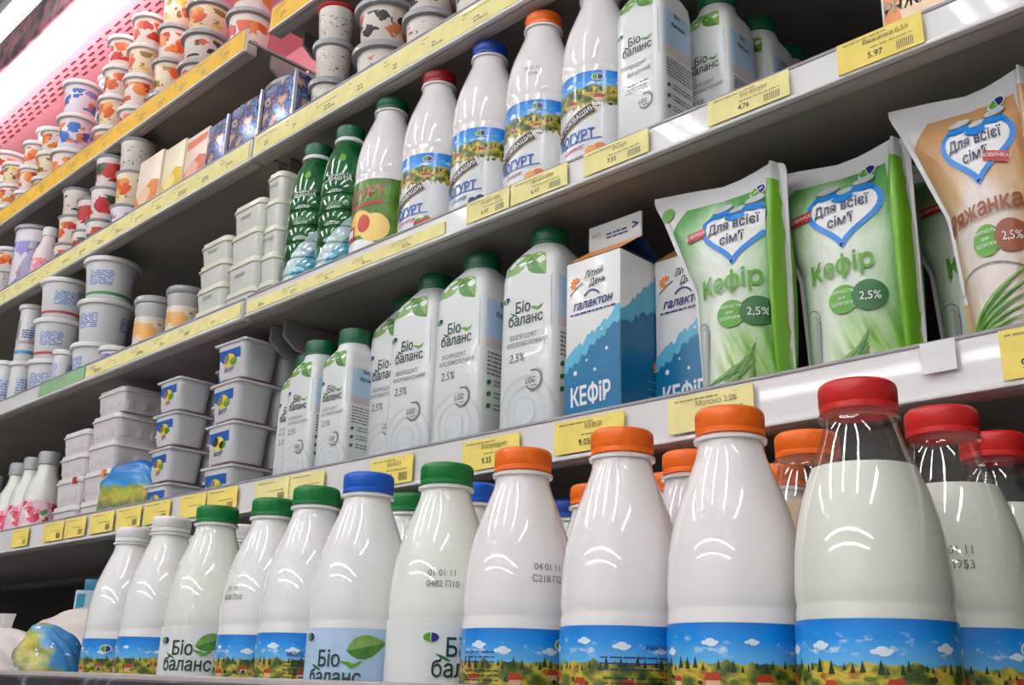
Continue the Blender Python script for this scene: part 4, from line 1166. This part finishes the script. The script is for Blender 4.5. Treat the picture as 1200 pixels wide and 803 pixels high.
def stack(name, cat, x, y, deck, ztop, n, r, arts, lid, where, adj, group, taper=.80, bands=None):
    q = BACKS.get(deck, 1.); x, y, ztop, r = x * q, y * q, ztop * q, round(r * q, 4)
    h = (ztop - deck) / n
    for i in range(n):                                  # i = 0 at the top
        art = arts[i % len(arts)]
        ps = POS[n][i]; lb = '%s, %s %s' % (adj[i % len(adj)], (ps + ' in stack') if ps else 'alone', where)
        t = thing(name, lb, cat, (x + .0012 * math.sin(i * 9 + x * 50), y, deck + (n - 1 - i) * h), math.atan2(-x, y) + i * 1.7 + x * 9, group)
        hh = h - .0006
        cu = part('cup' if name != 'pail' else 'tub', cached(('cup', art, r, round(hh, 4), taper), lambda: cup_mesh(art, r, hh, taper)), t)
        ld = lid if isinstance(lid, str) else lid[i]
        part('lid', cached(('lid', r, round(hh, 4), ld), lambda: lid_mesh(r, hh, ld)), t)
        if bands and bands[i % len(bands)]:
            def bm():
                f = lambda z: r * (taper + (.955 - taper) * z / hh) + .0005
                m = M().lathe([(f(hh * .12), hh * .12), (f(hh * .18), hh * .18)], bands[i % len(bands)], 36, cap0=False, cap1=False)
                def wf(u, v): q = f(v) + .0006; a = u / r; return (q * math.sin(a), -q * math.cos(a), v)
                m.quad(-.022, -.008, hh * .34, hh * .72, wf, pm('barcode_paper', (214, 216, 222), .5), 4)
                for k in range(9): m.quad(-.021 + k * .0014, -.0204 + k * .0014, hh * .36, hh * .70, (lambda u, v: tuple(c * 1.004 if j < 2 else c for j, c in enumerate(wf(u, v)))), ink_grey)
                m.text('Сметана', .012, hh * .30, .0085, wf, ink_red, .02); m.lines(.000, .026, hh * .52, .005, 4, .0022, wf, ink_navy, 5, .9)
                return m.mesh('print')
            part('printed_band', cached(('band', r, round(hh, 4), i % len(bands), name), bm), cu)


A0, B0, C0, D0 = DECK['A'], DECK['B'], DECK['C'], DECK['D']
AG = 'fruit yogurt cups on the topmost shelf'
fr, fo = 'red fruit yogurt cup', 'orange fruit yogurt cup'
stack('yogurt_cup', 'cup', -1.388, .742, A0, 1.147, 2, .0365, ['red', 'red'], 'grey', 'beside the gap in the amber strip', [fr], AG)
stack('yogurt_cup', 'cup', -1.540, .742, A0, 1.141, 3, .0385, ['orange', 'choc', 'red'], 'grey', 'second from the gap on the topmost shelf', ['yellow-orange fruit yogurt cup', 'dark fruit yogurt cup', fr], AG)
stack('yogurt_cup', 'cup', -1.700, .755, A0, 1.253, 4, .0305, ['orange', 'red', 'orange', 'red'], 'grey', 'third from the gap, tallest at the right', [fo, fr], AG)
stack('yogurt_cup', 'cup', -1.776, .735, A0, 1.227, 4, .0312, ['red', 'orange', 'red', 'red'], 'white', 'before the pink-lit canopy, fourth from the gap', [fr, fo, fr, fr], AG)
stack('yogurt_cup', 'cup', -1.890, .738, A0, 1.231, 4, .0318, ['red', 'red', 'orange', 'red'], 'white', 'tall and fifth from the gap', [fr, fr, fo, fr], AG)
stack('yogurt_cup', 'cup', -2.112, .81, A0, 1.270, 4, .0290, ['blue'], 'white', 'standing behind, sixth from the gap', ['pale yogurt cup with blue print'], AG)
stack('yogurt_cup', 'cup', -2.072, .735, A0, 1.199, 3, .0375, ['blue', 'blue', 'red'], 'white', 'wide and lilac-lidded, seventh from the gap', ['pale yogurt cup with blue print', 'pale yogurt cup with blue print', fr], AG)
stack('yogurt_cup', 'cup', -2.185, .735, A0, 1.132, 3, .0295, ['red', 'orange'], 'white', 'short and eighth from the gap', [fr, fo, fr], AG)
stack('yogurt_cup', 'cup', -2.430, .815, A0, 1.255, 4, .0390, ['red'], 'white', 'tall behind the short cups at the far left', ['pink-lit fruit yogurt cup'], AG)
stack('yogurt_cup', 'cup', -2.292, .735, A0, 1.139, 3, .0280, ['red', 'red', 'orange'], 'white', 'narrow, near the far left of the topmost shelf', [fr, fr, fo], AG)
stack('yogurt_cup', 'cup', -2.395, .733, A0, 1.120, 3, .0300, ['orange', 'red'], 'white', 'low, second from the left picture edge', [fo, fr, fo], AG)
stack('yogurt_cup', 'cup', -2.497, .745, A0, 1.185, 3, .0400, ['red'], 'white', 'wide, at the left picture edge', ['pink-lit fruit yogurt cup'], AG)

BG = 'fruit cups on the second shelf'
stack('yogurt_cup', 'cup', -1.962, .724, B0, .908, 3, .0300, ['choc', 'red'], 'foil', 'leftmost with foil lids, second shelf', ['cup with dark cherry print', fr], BG)
stack('yogurt_cup', 'cup', -1.888, .724, B0, .864, 2, .0270, ['berry'], 'foil', 'short one between taller foil-lidded stacks', ['berry yogurt cup'], BG)
stack('yogurt_cup', 'cup', -1.820, .724, B0, .929, 3, .0310, ['berry'], 'foil', 'third with foil lids, second shelf', ['red oval print berry cup'], BG)
stack('yogurt_cup', 'cup', -1.722, .727, B0, .930, 3, .0318, ['dots', 'orange', 'blue'], 'foil', 'touching the orange brick carton', ['grey printed yogurt cup', fo, 'pale yogurt cup'], BG)
stack('dessert_cup', 'cup', -1.100, .722, B0, .915, 3, .0270, ['dots'], ('red', 'grey', 'grey'), 'right of the blue foil packs', ['white dessert cup with brown dots'], BG)
stack('dessert_cup', 'cup', -.995, .735, B0, .868, 2, .0400, ['choc', 'dots'], 'grey', 'wide, right of the dotted dessert cups', ['dessert cup with dark swirl', 'dessert cup with berries'], BG)
stack('dessert_cup', 'cup', -.893, .728, B0, .873, 2, .0335, ['choc', 'dots'], 'grey', 'above the red yogurt cap', ['dessert cup with orange edge print', 'dessert cup with few berries'], BG)
stack('dessert_cup', 'cup', -.800, .730, B0, .873, 2, .0335, ['dots', 'choc'], 'grey', 'cut off by the top of the picture', ['white dessert cup'], BG)
stack('dessert_tub', 'tub', -2.215, .745, B0, .905, 1, .0450, ['blue'], 'grey', 'at the far left, second shelf', ['large grey tub with blue print'], None, .86)
stack('curd_tub', 'tub', -1.285, .820, B0, .888, 1, .0800, ['dots'], 'grey', 'behind the blue foil packs, seen from below', ['big grey tub with wide flat lid'], None, .8)
# drink bottles at the far left of the second shelf
SB = [(.0150, 0), (.0185, .002), (.0190, .010), (.0188, .045), (.0165, .056), (.0110, .068), (.0098, .074), (.0098, .078)]
SBC = [(.0104, .078), (.0112, .0785), (.0112, .090), (.0100, .0918), (0, .092)]


def small_bottle(x, y, z, sc, bcol, ccol, bandc, label, name, group, clear=False):
    q = BACKS.get(z, 1.); x, y, sc = x * q, y * q, sc * q
    t = thing(name, label, 'bottle', (x, y, z), math.atan2(-x, y), group); P = [(r * sc, h * sc) for r, h in SB]
    k = (round(sc, 3), bcol.name, ccol.name, bandc.name if bandc else '')
    part('body', cached(('sb',) + k, lambda: M().lathe(P, bcol, 28, cap1=False).mesh('body', 60)), t)
    part('cap', cached(('sbc',) + k, lambda: M().lathe([(r * sc, h * sc) for r, h in SBC], ccol, 40, knurl=(.079 * sc, .0901 * sc, .0003)).mesh('cap')), t)
    if bandc: part('label', cached(('sbl',) + k, lambda: M().lathe([(.0194 * sc, .006 * sc), (.0194 * sc, .040 * sc)], bandc, 28, cap0=False, cap1=False, uvmode='n').mesh('label')), t)


pinkw = pm('pink_white_plastic', (232, 214, 218), .3)
small_bottle(-2.075, .722, B0, 1.42, pinkw, lid_white, blotch('pink_bottle_print', [(240, 226, 80), (236, 90, 130), (240, 230, 232), (200, 60, 110)], 55), 'small white drink bottle with yellow and pink label, far left of the second shelf', 'drink_bottle', None)
small_bottle(-2.150, .722, B0, 1.30, pm('lilac_plastic', (150, 140, 176), .3), lid_grey, None, 'lilac drink bottle left of the white and yellow one', 'drink_bottle', None)
stack('dessert_cup', 'cup', -2.310, .728, B0, .880, 3, .0300, ['red', 'dots', 'red'], 'white', 'at the left picture edge on the second shelf', ['pale pink dessert cup'], BG)

CG2 = 'white sour cream pails'
rb, gb2, bb = ink('pail_band_red', (190, 70, 50)), ink('pail_band_green', (70, 150, 80)), ink('pail_band_blue', (70, 150, 206))
stack('pail', 'pail', -1.985, .738, C0, .7215, 3, .0455, ['pailblue'], 'white', 'left tall one, middle shelf', ['white pail with red band'], CG2, .80, [rb])
stack('pail', 'pail', -1.812, .752, C0, .7215, 3, .0490, ['pailblue'], 'white', 'right tall one, middle shelf', ['white pail with green band', 'wide white pail', 'wide white pail'], CG2, .78, [gb2, None, None])
stack('pail', 'pail', -2.170, .750, C0, .720, 2, .0260, ['pailblue'], 'white', 'narrow, left of the red-banded pails', ['slim white pail with blue band'], CG2, .90, [bb])
stack('pail', 'pail', -2.240, .740, C0, .610, 1, .0230, ['pailblue'], 'white', 'at the left end of the middle shelf', ['slim low white pail'], CG2, .90)
stack('pail', 'pail', -1.880, .715, C0, .556, 1, .0180, ['pailblue'], 'white', 'low between the two tall pail stacks', ['small white pail'], CG2, .85)


def jar(x, y, r, h, label):
    t = thing('clear_cup', label, 'cup', (x, y, C0), math.atan2(-x, y), 'clear cups of amber dessert')
    part('dessert', M().lathe([(r * .84, .001), (r * .915, h * .70)], ART['amber'], 32, uvmode='n').mesh('dessert'), t)
    part('cup', M().lathe([(r * .82, 0), (r * .9, h * .74), (r * .96, h * .80), (r * .97, h - .012)], pm('frosted_cup_wall', (190, 190, 188), .2, .03, 20, coat=.4), 32, cap0=False, cap1=False).mesh('cup', 50), t)
    part('lid', M().lathe([(r * .97, h - .014), (r * 1.05, h - .012), (r * 1.06, h - .004), (r, h - .001), (0, h)], lid_grey, 36).mesh('lid', 50), t)


jar(-1.612, .750, .0325, .126, 'clear cup of amber dessert with grey lid, right of the tall pails')
jar(-1.500, .748, .0300, .116, 'clear cup of amber dessert with grey lid, nearer the rectangular tubs')
stack('curd_tub', 'tub', -1.705, .735, C0, .530, 1, .0260, ['blue'], 'white', 'between the tall pails and the clear cups', ['low blue and white tub'], None, .9)


# rectangular tubs
def rr(w, d, r, z, n=5):
    pts = []
    for cx, cy, a0 in ((w / 2 - r, d / 2 - r, 0), (-w / 2 + r, d / 2 - r, PI / 2), (-w / 2 + r, -d / 2 + r, PI), (w / 2 - r, -d / 2 + r, 1.5 * PI)):
        for k in range(n + 1): a = a0 + PI / 2 * k / n; pts.append((cx + r * math.cos(a), cy + r * math.sin(a), z))
    return pts


def tub_mesh(w, d, h, ribs, mat):
    m = M(); m.loft([rr(w * .86, d * .88, .010, 0), rr(w * .88, d * .90, .011, .002), rr(w * .95, d * .96, .012, h - .010)], mat)
    if ribs:
        for i in range(7):
            u = -w * .34 + i * w * .113; m.box(u - .0016, u + .0016, -d * .47, -d * .44, h * .16, h * .68, mat, .0006)
        for i in range(4):
            u = -d * .33 + i * d * .22; m.box(w * .435, w * .462, u - .006, u + .006, h * .14, h * .70, mat, .001)
    return m.mesh('tub', 40)


def rlid_mesh(w, d, h, mat):
    return M().loft([rr(w * .955, d * .965, .012, h - .0105), rr(w * 1.0, d * 1.0, .013, h - .0100), rr(w * 1.0, d * 1.0, .013, h - .0075), rr(w * .96, d * .965, .012, h - .006), rr(w * .95, d * .955, .012, h - .0008)], mat).mesh('lid', 40)


tub_w = pm('tub_translucent_white', (222, 222, 216), .25, .03, 20, coat=.4); tub_l = pm('tub_lid_cream', (218, 216, 198), .3, .03, 20)
tub_d = pm('tub_matt_white', (222, 216, 216), .4, .03, 20)


def tubs(x, y, deck, ztop, n, w, d, ribs, where, group, adj='white rectangular tub', seal=None):
    h = (ztop - deck) / n
    for i in range(n):
        t = thing('cheese_tub', '%s, %s %s' % (adj, (POS[n][i] + ' in stack') if n > 1 else '', where), 'tub', (x + .001 * math.sin(7 * i + x), y, deck + (n - 1 - i) * h), .01 * math.sin(5 * i), group); hh = h - .0006
        tu = part('tub', cached(('tub', w, d, round(hh, 4), ribs), lambda: tub_mesh(w, d, hh, ribs, tub_d if ribs else tub_w)), t)
        part('lid', cached(('tlid', w, d, round(hh, 4), ribs), lambda: rlid_mesh(w, d, hh, tub_d if ribs else tub_l)), t)
        if not ribs:
            def lb():
                f = lambda u, v: (u, -d * .455 - .0028, v); m = M(); m.lines(-.014, .012, hh * .52, .0032, 2, .0014, f, ink_grey, 3, .9); return m.mesh('print')
            if i % 2 == 0: part('embossed_print', cached(('tp', round(hh, 4)), lb), tu)
        if seal and i == seal[0]: part('sticker', M().box(w * .28, w * .40, -d * .5 - .0012, -d * .5, hh - .014, hh - .003, seal[1]).mesh('sticker'), t, label='%s sticker' % seal[2])


TG = 'white tubs stacked on the middle shelf'
tubs(-1.346, .752, C0, .622, 4, .082, .100, False, 'leftmost of the three tub stacks on the middle shelf', TG)
tubs(-1.259, .752, C0, .656, 4, .082, .100, False, 'between the other tub stacks on the middle shelf', TG)
tubs(-1.193, .752, C0, .682, 5, .044, .100, False, 'narrow, left of the green kefir bottles', TG)
DT = 'white ribbed tubs stacked on the lowest shelf'
tubs(-1.655, .766, D0, .308, 2, .100, .115, True, 'right front pair below, beside the blue bag', DT, 'ribbed white tub', (0, ink_orange, 'orange'))
tubs(-1.762, .766, D0, .308, 2, .100, .115, True, 'left front pair below, beside the pink bottles', DT, 'ribbed white tub', (0, ink_red, 'red'))
for i, (x, z0, h, lb) in enumerate([(-1.655, .308, .046, 'ribbed white tub, third up, above the orange-stickered tub'), (-1.655, .354, .046, 'ribbed white tub, fourth up, above the orange-stickered tub'), (-1.645, .400, .042, 'ribbed white tub, topmost of all the ribbed tubs, overhanging'),
                                   (-1.762, .308, .040, 'ribbed white tub, third up, above the red-stickered tub'), (-1.762, .348, .040, 'ribbed white tub, topmost above the red-stickered tub')]):
    t = thing('cheese_tub', lb, 'tub', (x, .766, z0), 0, DT); hh = h - .0006
    part('tub', cached(('tub', .10, .115, hh, True), lambda: tub_mesh(.10, .115, hh, True, tub_d)), t); part('lid', cached(('tlid', .10, .115, hh, True), lambda: rlid_mesh(.10, .115, hh, tub_d)), t)


# yogurt multipacks: a label end, smooth sides, flange with foil on top
def pack_mesh(w, d, h):
    m = M(); mt = pm('multipack_plastic', (212, 213, 216), .3, .03, 18, coat=.3)
    for y0, y1 in ((-d / 2, -.002), (.002, d / 2)):
        dd = y1 - y0; yc = (y0 + y1) / 2
        R = lambda k, q, z: [(x, y + yc, z) for x, y, _ in rr(w * k, dd * q, .012, 0)]
        m.loft([R(.84, .84, 0), R(.87, .88, .003), R(.94, .97, h - .012), R(.97, .99, h - .010), R(.97, .99, h - .004)], mt)
    return m.mesh('cups', 45)


def pack_label(w, d, h, word):
    f0 = lambda u, v: (u, -d / 2 * (.90 + .075 * v / h) - .0016, v); f1 = lambda u, v: (u, f0(u, v)[1] - .0005, v); f2 = lambda u, v: (u, f0(u, v)[1] - .001, v); m = M()
    m.quad(-w * .34, w * .34, h * .14, h * .78, f0, pm('multipack_label_white', (226, 228, 232), .35)); m.quad(-w * .34, w * .34, h * .52, h * .78, f1, ink_blue)
    m.disc(-w * .02, h * .50, w * .2, h * .17, f2, ink('multipack_yellow', (232, 206, 60))); m.disc(-w * .14, h * .55, w * .13, h * .13, f2, ink_blue); m.disc(w * .12, h * .44, w * .12, h * .1, f2, ink_green)
    m.text(word, 0, h * .20, h * .16, f2, ink_red if word != 'Йогурт' else ink_navy, .03, .1, .8, .12); return m.mesh('label')


def multipack(x, y, z, h, label, word='Біла', w=.066, d=.118):
    t = thing('yogurt_multipack', label, 'yogurt pack', (x, y, z), .04 * math.sin(x * 40 + z * 70), 'yogurt multipacks on the lowest shelf'); hh = h - .004
    part('cups', cached(('mp', w, d, round(hh, 3)), lambda: pack_mesh(w, d, hh)), t); part('label', cached(('mpl', word, round(hh, 3)), lambda: pack_label(w, d, hh, word)), t)
    def fl():
        m = M(); m.loft([rr(w * 1.06, d * 1.03, .006, hh - .004), rr(w * 1.08, d * 1.04, .006, hh - .0025), rr(w * 1.08, d * 1.04, .006, hh - .0012)], pm('multipack_plastic', (212, 213, 216), .3))
        m.loft([rr(w * 1.05, d * 1.02, .006, hh - .0010), rr(w * 1.05, d * 1.02, .006, hh - .0002)], blotch('multipack_foil', [(40, 120, 200), (190, 60, 60), (220, 222, 230), (60, 150, 210)], 90, .25, .3)); return m.mesh('flange')
    part('foil_lid', cached(('mpf', w, d, round(hh, 3)), fl), t)


names4 = ['topmost', 'second from top', 'third from top', 'lowest']
for i in range(4): multipack(-1.268, .768, D0 + (3 - i) * .0592, .0584, 'white yogurt multipack with label end, %s, right stack beside the leaf-logo cartons' % names4[i], 'Йогурт', .074, .125)
for i in range(4): multipack(-1.350, .800, D0 + (3 - i) * .0560, .0552, 'white yogurt multipack, %s of the narrow stack behind, between the two front stacks' % names4[i], 'Біла', .058, .10)
for i in range(4): multipack(-1.435, .765, D0 + (3 - i) * .0530, .0522, 'white yogurt multipack with label end, %s of the left stack' % names4[i], 'Біла', .068, .118)
for i in range(3): multipack(-1.518, .802, D0 + (2 - i) * .0500, .0492, 'white yogurt multipack, %s of the low stack beside the blue bag' % ['topmost', 'middle', 'lowest'][i], 'Біла', .062, .10)


# soft bags
def bag(name, x, y, z, w, d, h, mat, label, rz=0., seed=1, group=None, prints=None, knot=False):
    t = thing(name, label, 'bag', (x, y, z), rz, group); bm = bmesh.new(); bmesh.ops.create_icosphere(bm, subdivisions=5, radius=1)
    r = random.Random(seed); ph = [r.uniform(0, 6) for _ in range(6)]
    for v in bm.verts:
        p = v.co; q = 1 + .05 * math.sin(p.x * 5 + ph[0]) * math.sin(p.y * 4 + ph[1]) + .035 * math.sin(p.z * 9 + p.x * 6 + ph[2]) + .02 * math.sin(p.y * 15 + p.z * 7 + ph[3])
        sx = math.copysign(abs(p.x) ** .72, p.x); sy = math.copysign(abs(p.y) ** .75, p.y); sz = p.z if p.z > 0 else math.copysign(abs(p.z) ** .6, p.z)
        v.co = Vector((sx * w / 2 * q, sy * d / 2 * q, max(.0, h * .46 + sz * h * .46 * q)))
    bmesh.ops.recalc_face_normals(bm, faces=bm.faces[:]); bm.verts.index_update()
    m = M().add([v.co[:] for v in bm.verts], [[v.index for v in f.verts] for f in bm.faces], mat); bm.free()
    part('film', m.mesh('film', 180), t)
    if knot:
        s = M(); n = 14; rings = []
        for j in range(6):
            q = j / 5; rad_ = .012 + .006 * q * q; rings.append([((rad_ + .004 * math.sin(3 * a)) * math.cos(a) - w * .02, rad_ * .45 * math.sin(a) - d * .1, h * .84 + q * .030) for a in [2 * PI * k / n for k in range(n)]])
        part('tied_neck', s.loft(rings, mat).mesh('neck', 60), t)


bagw = pm('milk_bag_film', (214, 208, 204), .3, .04, 30, coat=.3)
bag('milk_bag', -1.488, .556, DECK['E'], .150, .100, .150, bagw, 'white crumpled milk bag at the lower left corner of the bottom row', .25, 3, None, None, True)
bag('milk_bag', -1.560, .680, DECK['E'], .170, .085, .185, pm('milk_bag_beige', (204, 196, 188), .35, .04, 30), 'pale bulging milk bag behind the shiny printed bag', .45, 5)  # beige is this film's own colour
def landscape_bag(name, kz, kx):
    t = NT(name); sp = t.n('ShaderNodeSeparateXYZ'); o = t.obj(); t.put(sp.inputs[0], o)
    z = t.math('ADD', t.math('ADD', t.math('MULTIPLY', sp.outputs[2], kz), t.math('MULTIPLY', sp.outputs[0], kx)), t.math('MULTIPLY', t.math('SUBTRACT', t.noise(o, 70, 5), .5), .45))
    c = t.ramp(z, [(.16, lin((216, 220, 230))), (.24, lin((110, 124, 90))), (.40, lin((196, 186, 84))), (.52, lin((150, 160, 70))), (.60, lin((70, 150, 210))), (.95, lin((20, 100, 180)))])
    painted_glints = t.math('GREATER_THAN', t.noise(o, 130, 3), .66)  # glints of the shiny film, painted into the colour as light specks
    t.put(t.b.inputs['Base Color'], t.mix(painted_glints, c, lin((230, 236, 244)))); t.b.inputs['Roughness'].default_value = .22
    b = t.n('ShaderNodeBump'); b.inputs[0].default_value = .5; b.inputs[1].default_value = .004; t.put(b.inputs['Height'], t.noise(o, 60, 3)); t.put(t.b.inputs['Normal'], b.outputs[0])
    return t.m


lm2 = landscape_bag('landscape_foil_print', 4.2, 6.5)
bag('printed_bag', -1.352, .555, DECK['E'], .086, .07, .150, lm2, 'shiny bag printed blue yellow and green, left of the first white-capped bottle', .6, 2)
t = thing('drink_carton', 'small pale blue carton peeking above the bag, behind the leftmost white cap', 'carton', (-1.735, .775, DECK['E']), .75)
m = M().box(-.024, .024, -.024, .024, 0, .212, pm('pale_blue_board', (176, 206, 222), .4), .002); m.box(-.020, .020, -.003, .003, .210, .232, pm('teal_print', (40, 150, 180), .4), .002)
m.quad(-.02, -.006, .15, .206, lambda u, v: (u, -.0245, v), pm('teal_print', (40, 150, 180), .4)); part('body', m.mesh('body'), t)
lm = NT('landscape_bag_print'); sp = lm.n('ShaderNodeSeparateXYZ'); o_ = lm.obj(); lm.put(sp.inputs[0], o_)
zz = lm.math('ADD', lm.math('MULTIPLY', sp.outputs[2], 9.5), lm.math('MULTIPLY', lm.math('SUBTRACT', lm.noise(o_, 55, 4), .5), .35))
lm.put(lm.b.inputs['Base Color'], lm.ramp(zz, [(.16, lin((206, 210, 220))), (.24, lin((110, 124, 90))), (.40, lin((196, 186, 84))), (.52, lin((150, 160, 70))), (.58, lin((70, 150, 210))), (.95, lin((20, 100, 180)))])); lm.b.inputs['Roughness'].default_value = .25
bag('printed_bag', -1.548, .724, D0, .135, .044, .106, lm.m, 'blue and yellow landscape printed bag between the ribbed tubs and multipacks', .2, 6)
# milky bottles at the far left of the lowest shelf
fl = cup_art('flower_bottle_print', (236, 200, 212), [(226, 80, 110), (90, 160, 70), (240, 236, 230), (206, 50, 80), (236, 140, 160)], seed=6., scale=10, lo=.02, hi=.98, thr=.5)
for x, y, lb in [(-1.905, .730, 'pink flowered milky bottle, nearest of three beside the ribbed tubs'), (-1.985, .735, 'pink flowered milky bottle, middle of three'), (-2.065, .740, 'pink flowered milky bottle, leftmost of three')]:
    small_bottle(x, y, D0, 1.74, pm('milky_bottle', (222, 222, 214), .25, coat=.3), lid_grey, fl, lb, 'drink_bottle', 'pink flowered bottles')
bl_ = blotch('pale_blue_label', [(150, 196, 226), (226, 230, 236), (176, 206, 220)], 50)
for x, y, lb in [(-2.180, .735, 'milky bottle with pale blue label left of the pink flowered ones')]:
    small_bottle(x, y, D0, 1.62, pm('milky_bottle_cream', (222, 220, 200), .25), lid_grey, bl_, lb, 'drink_bottle', 'pale blue labelled bottles')
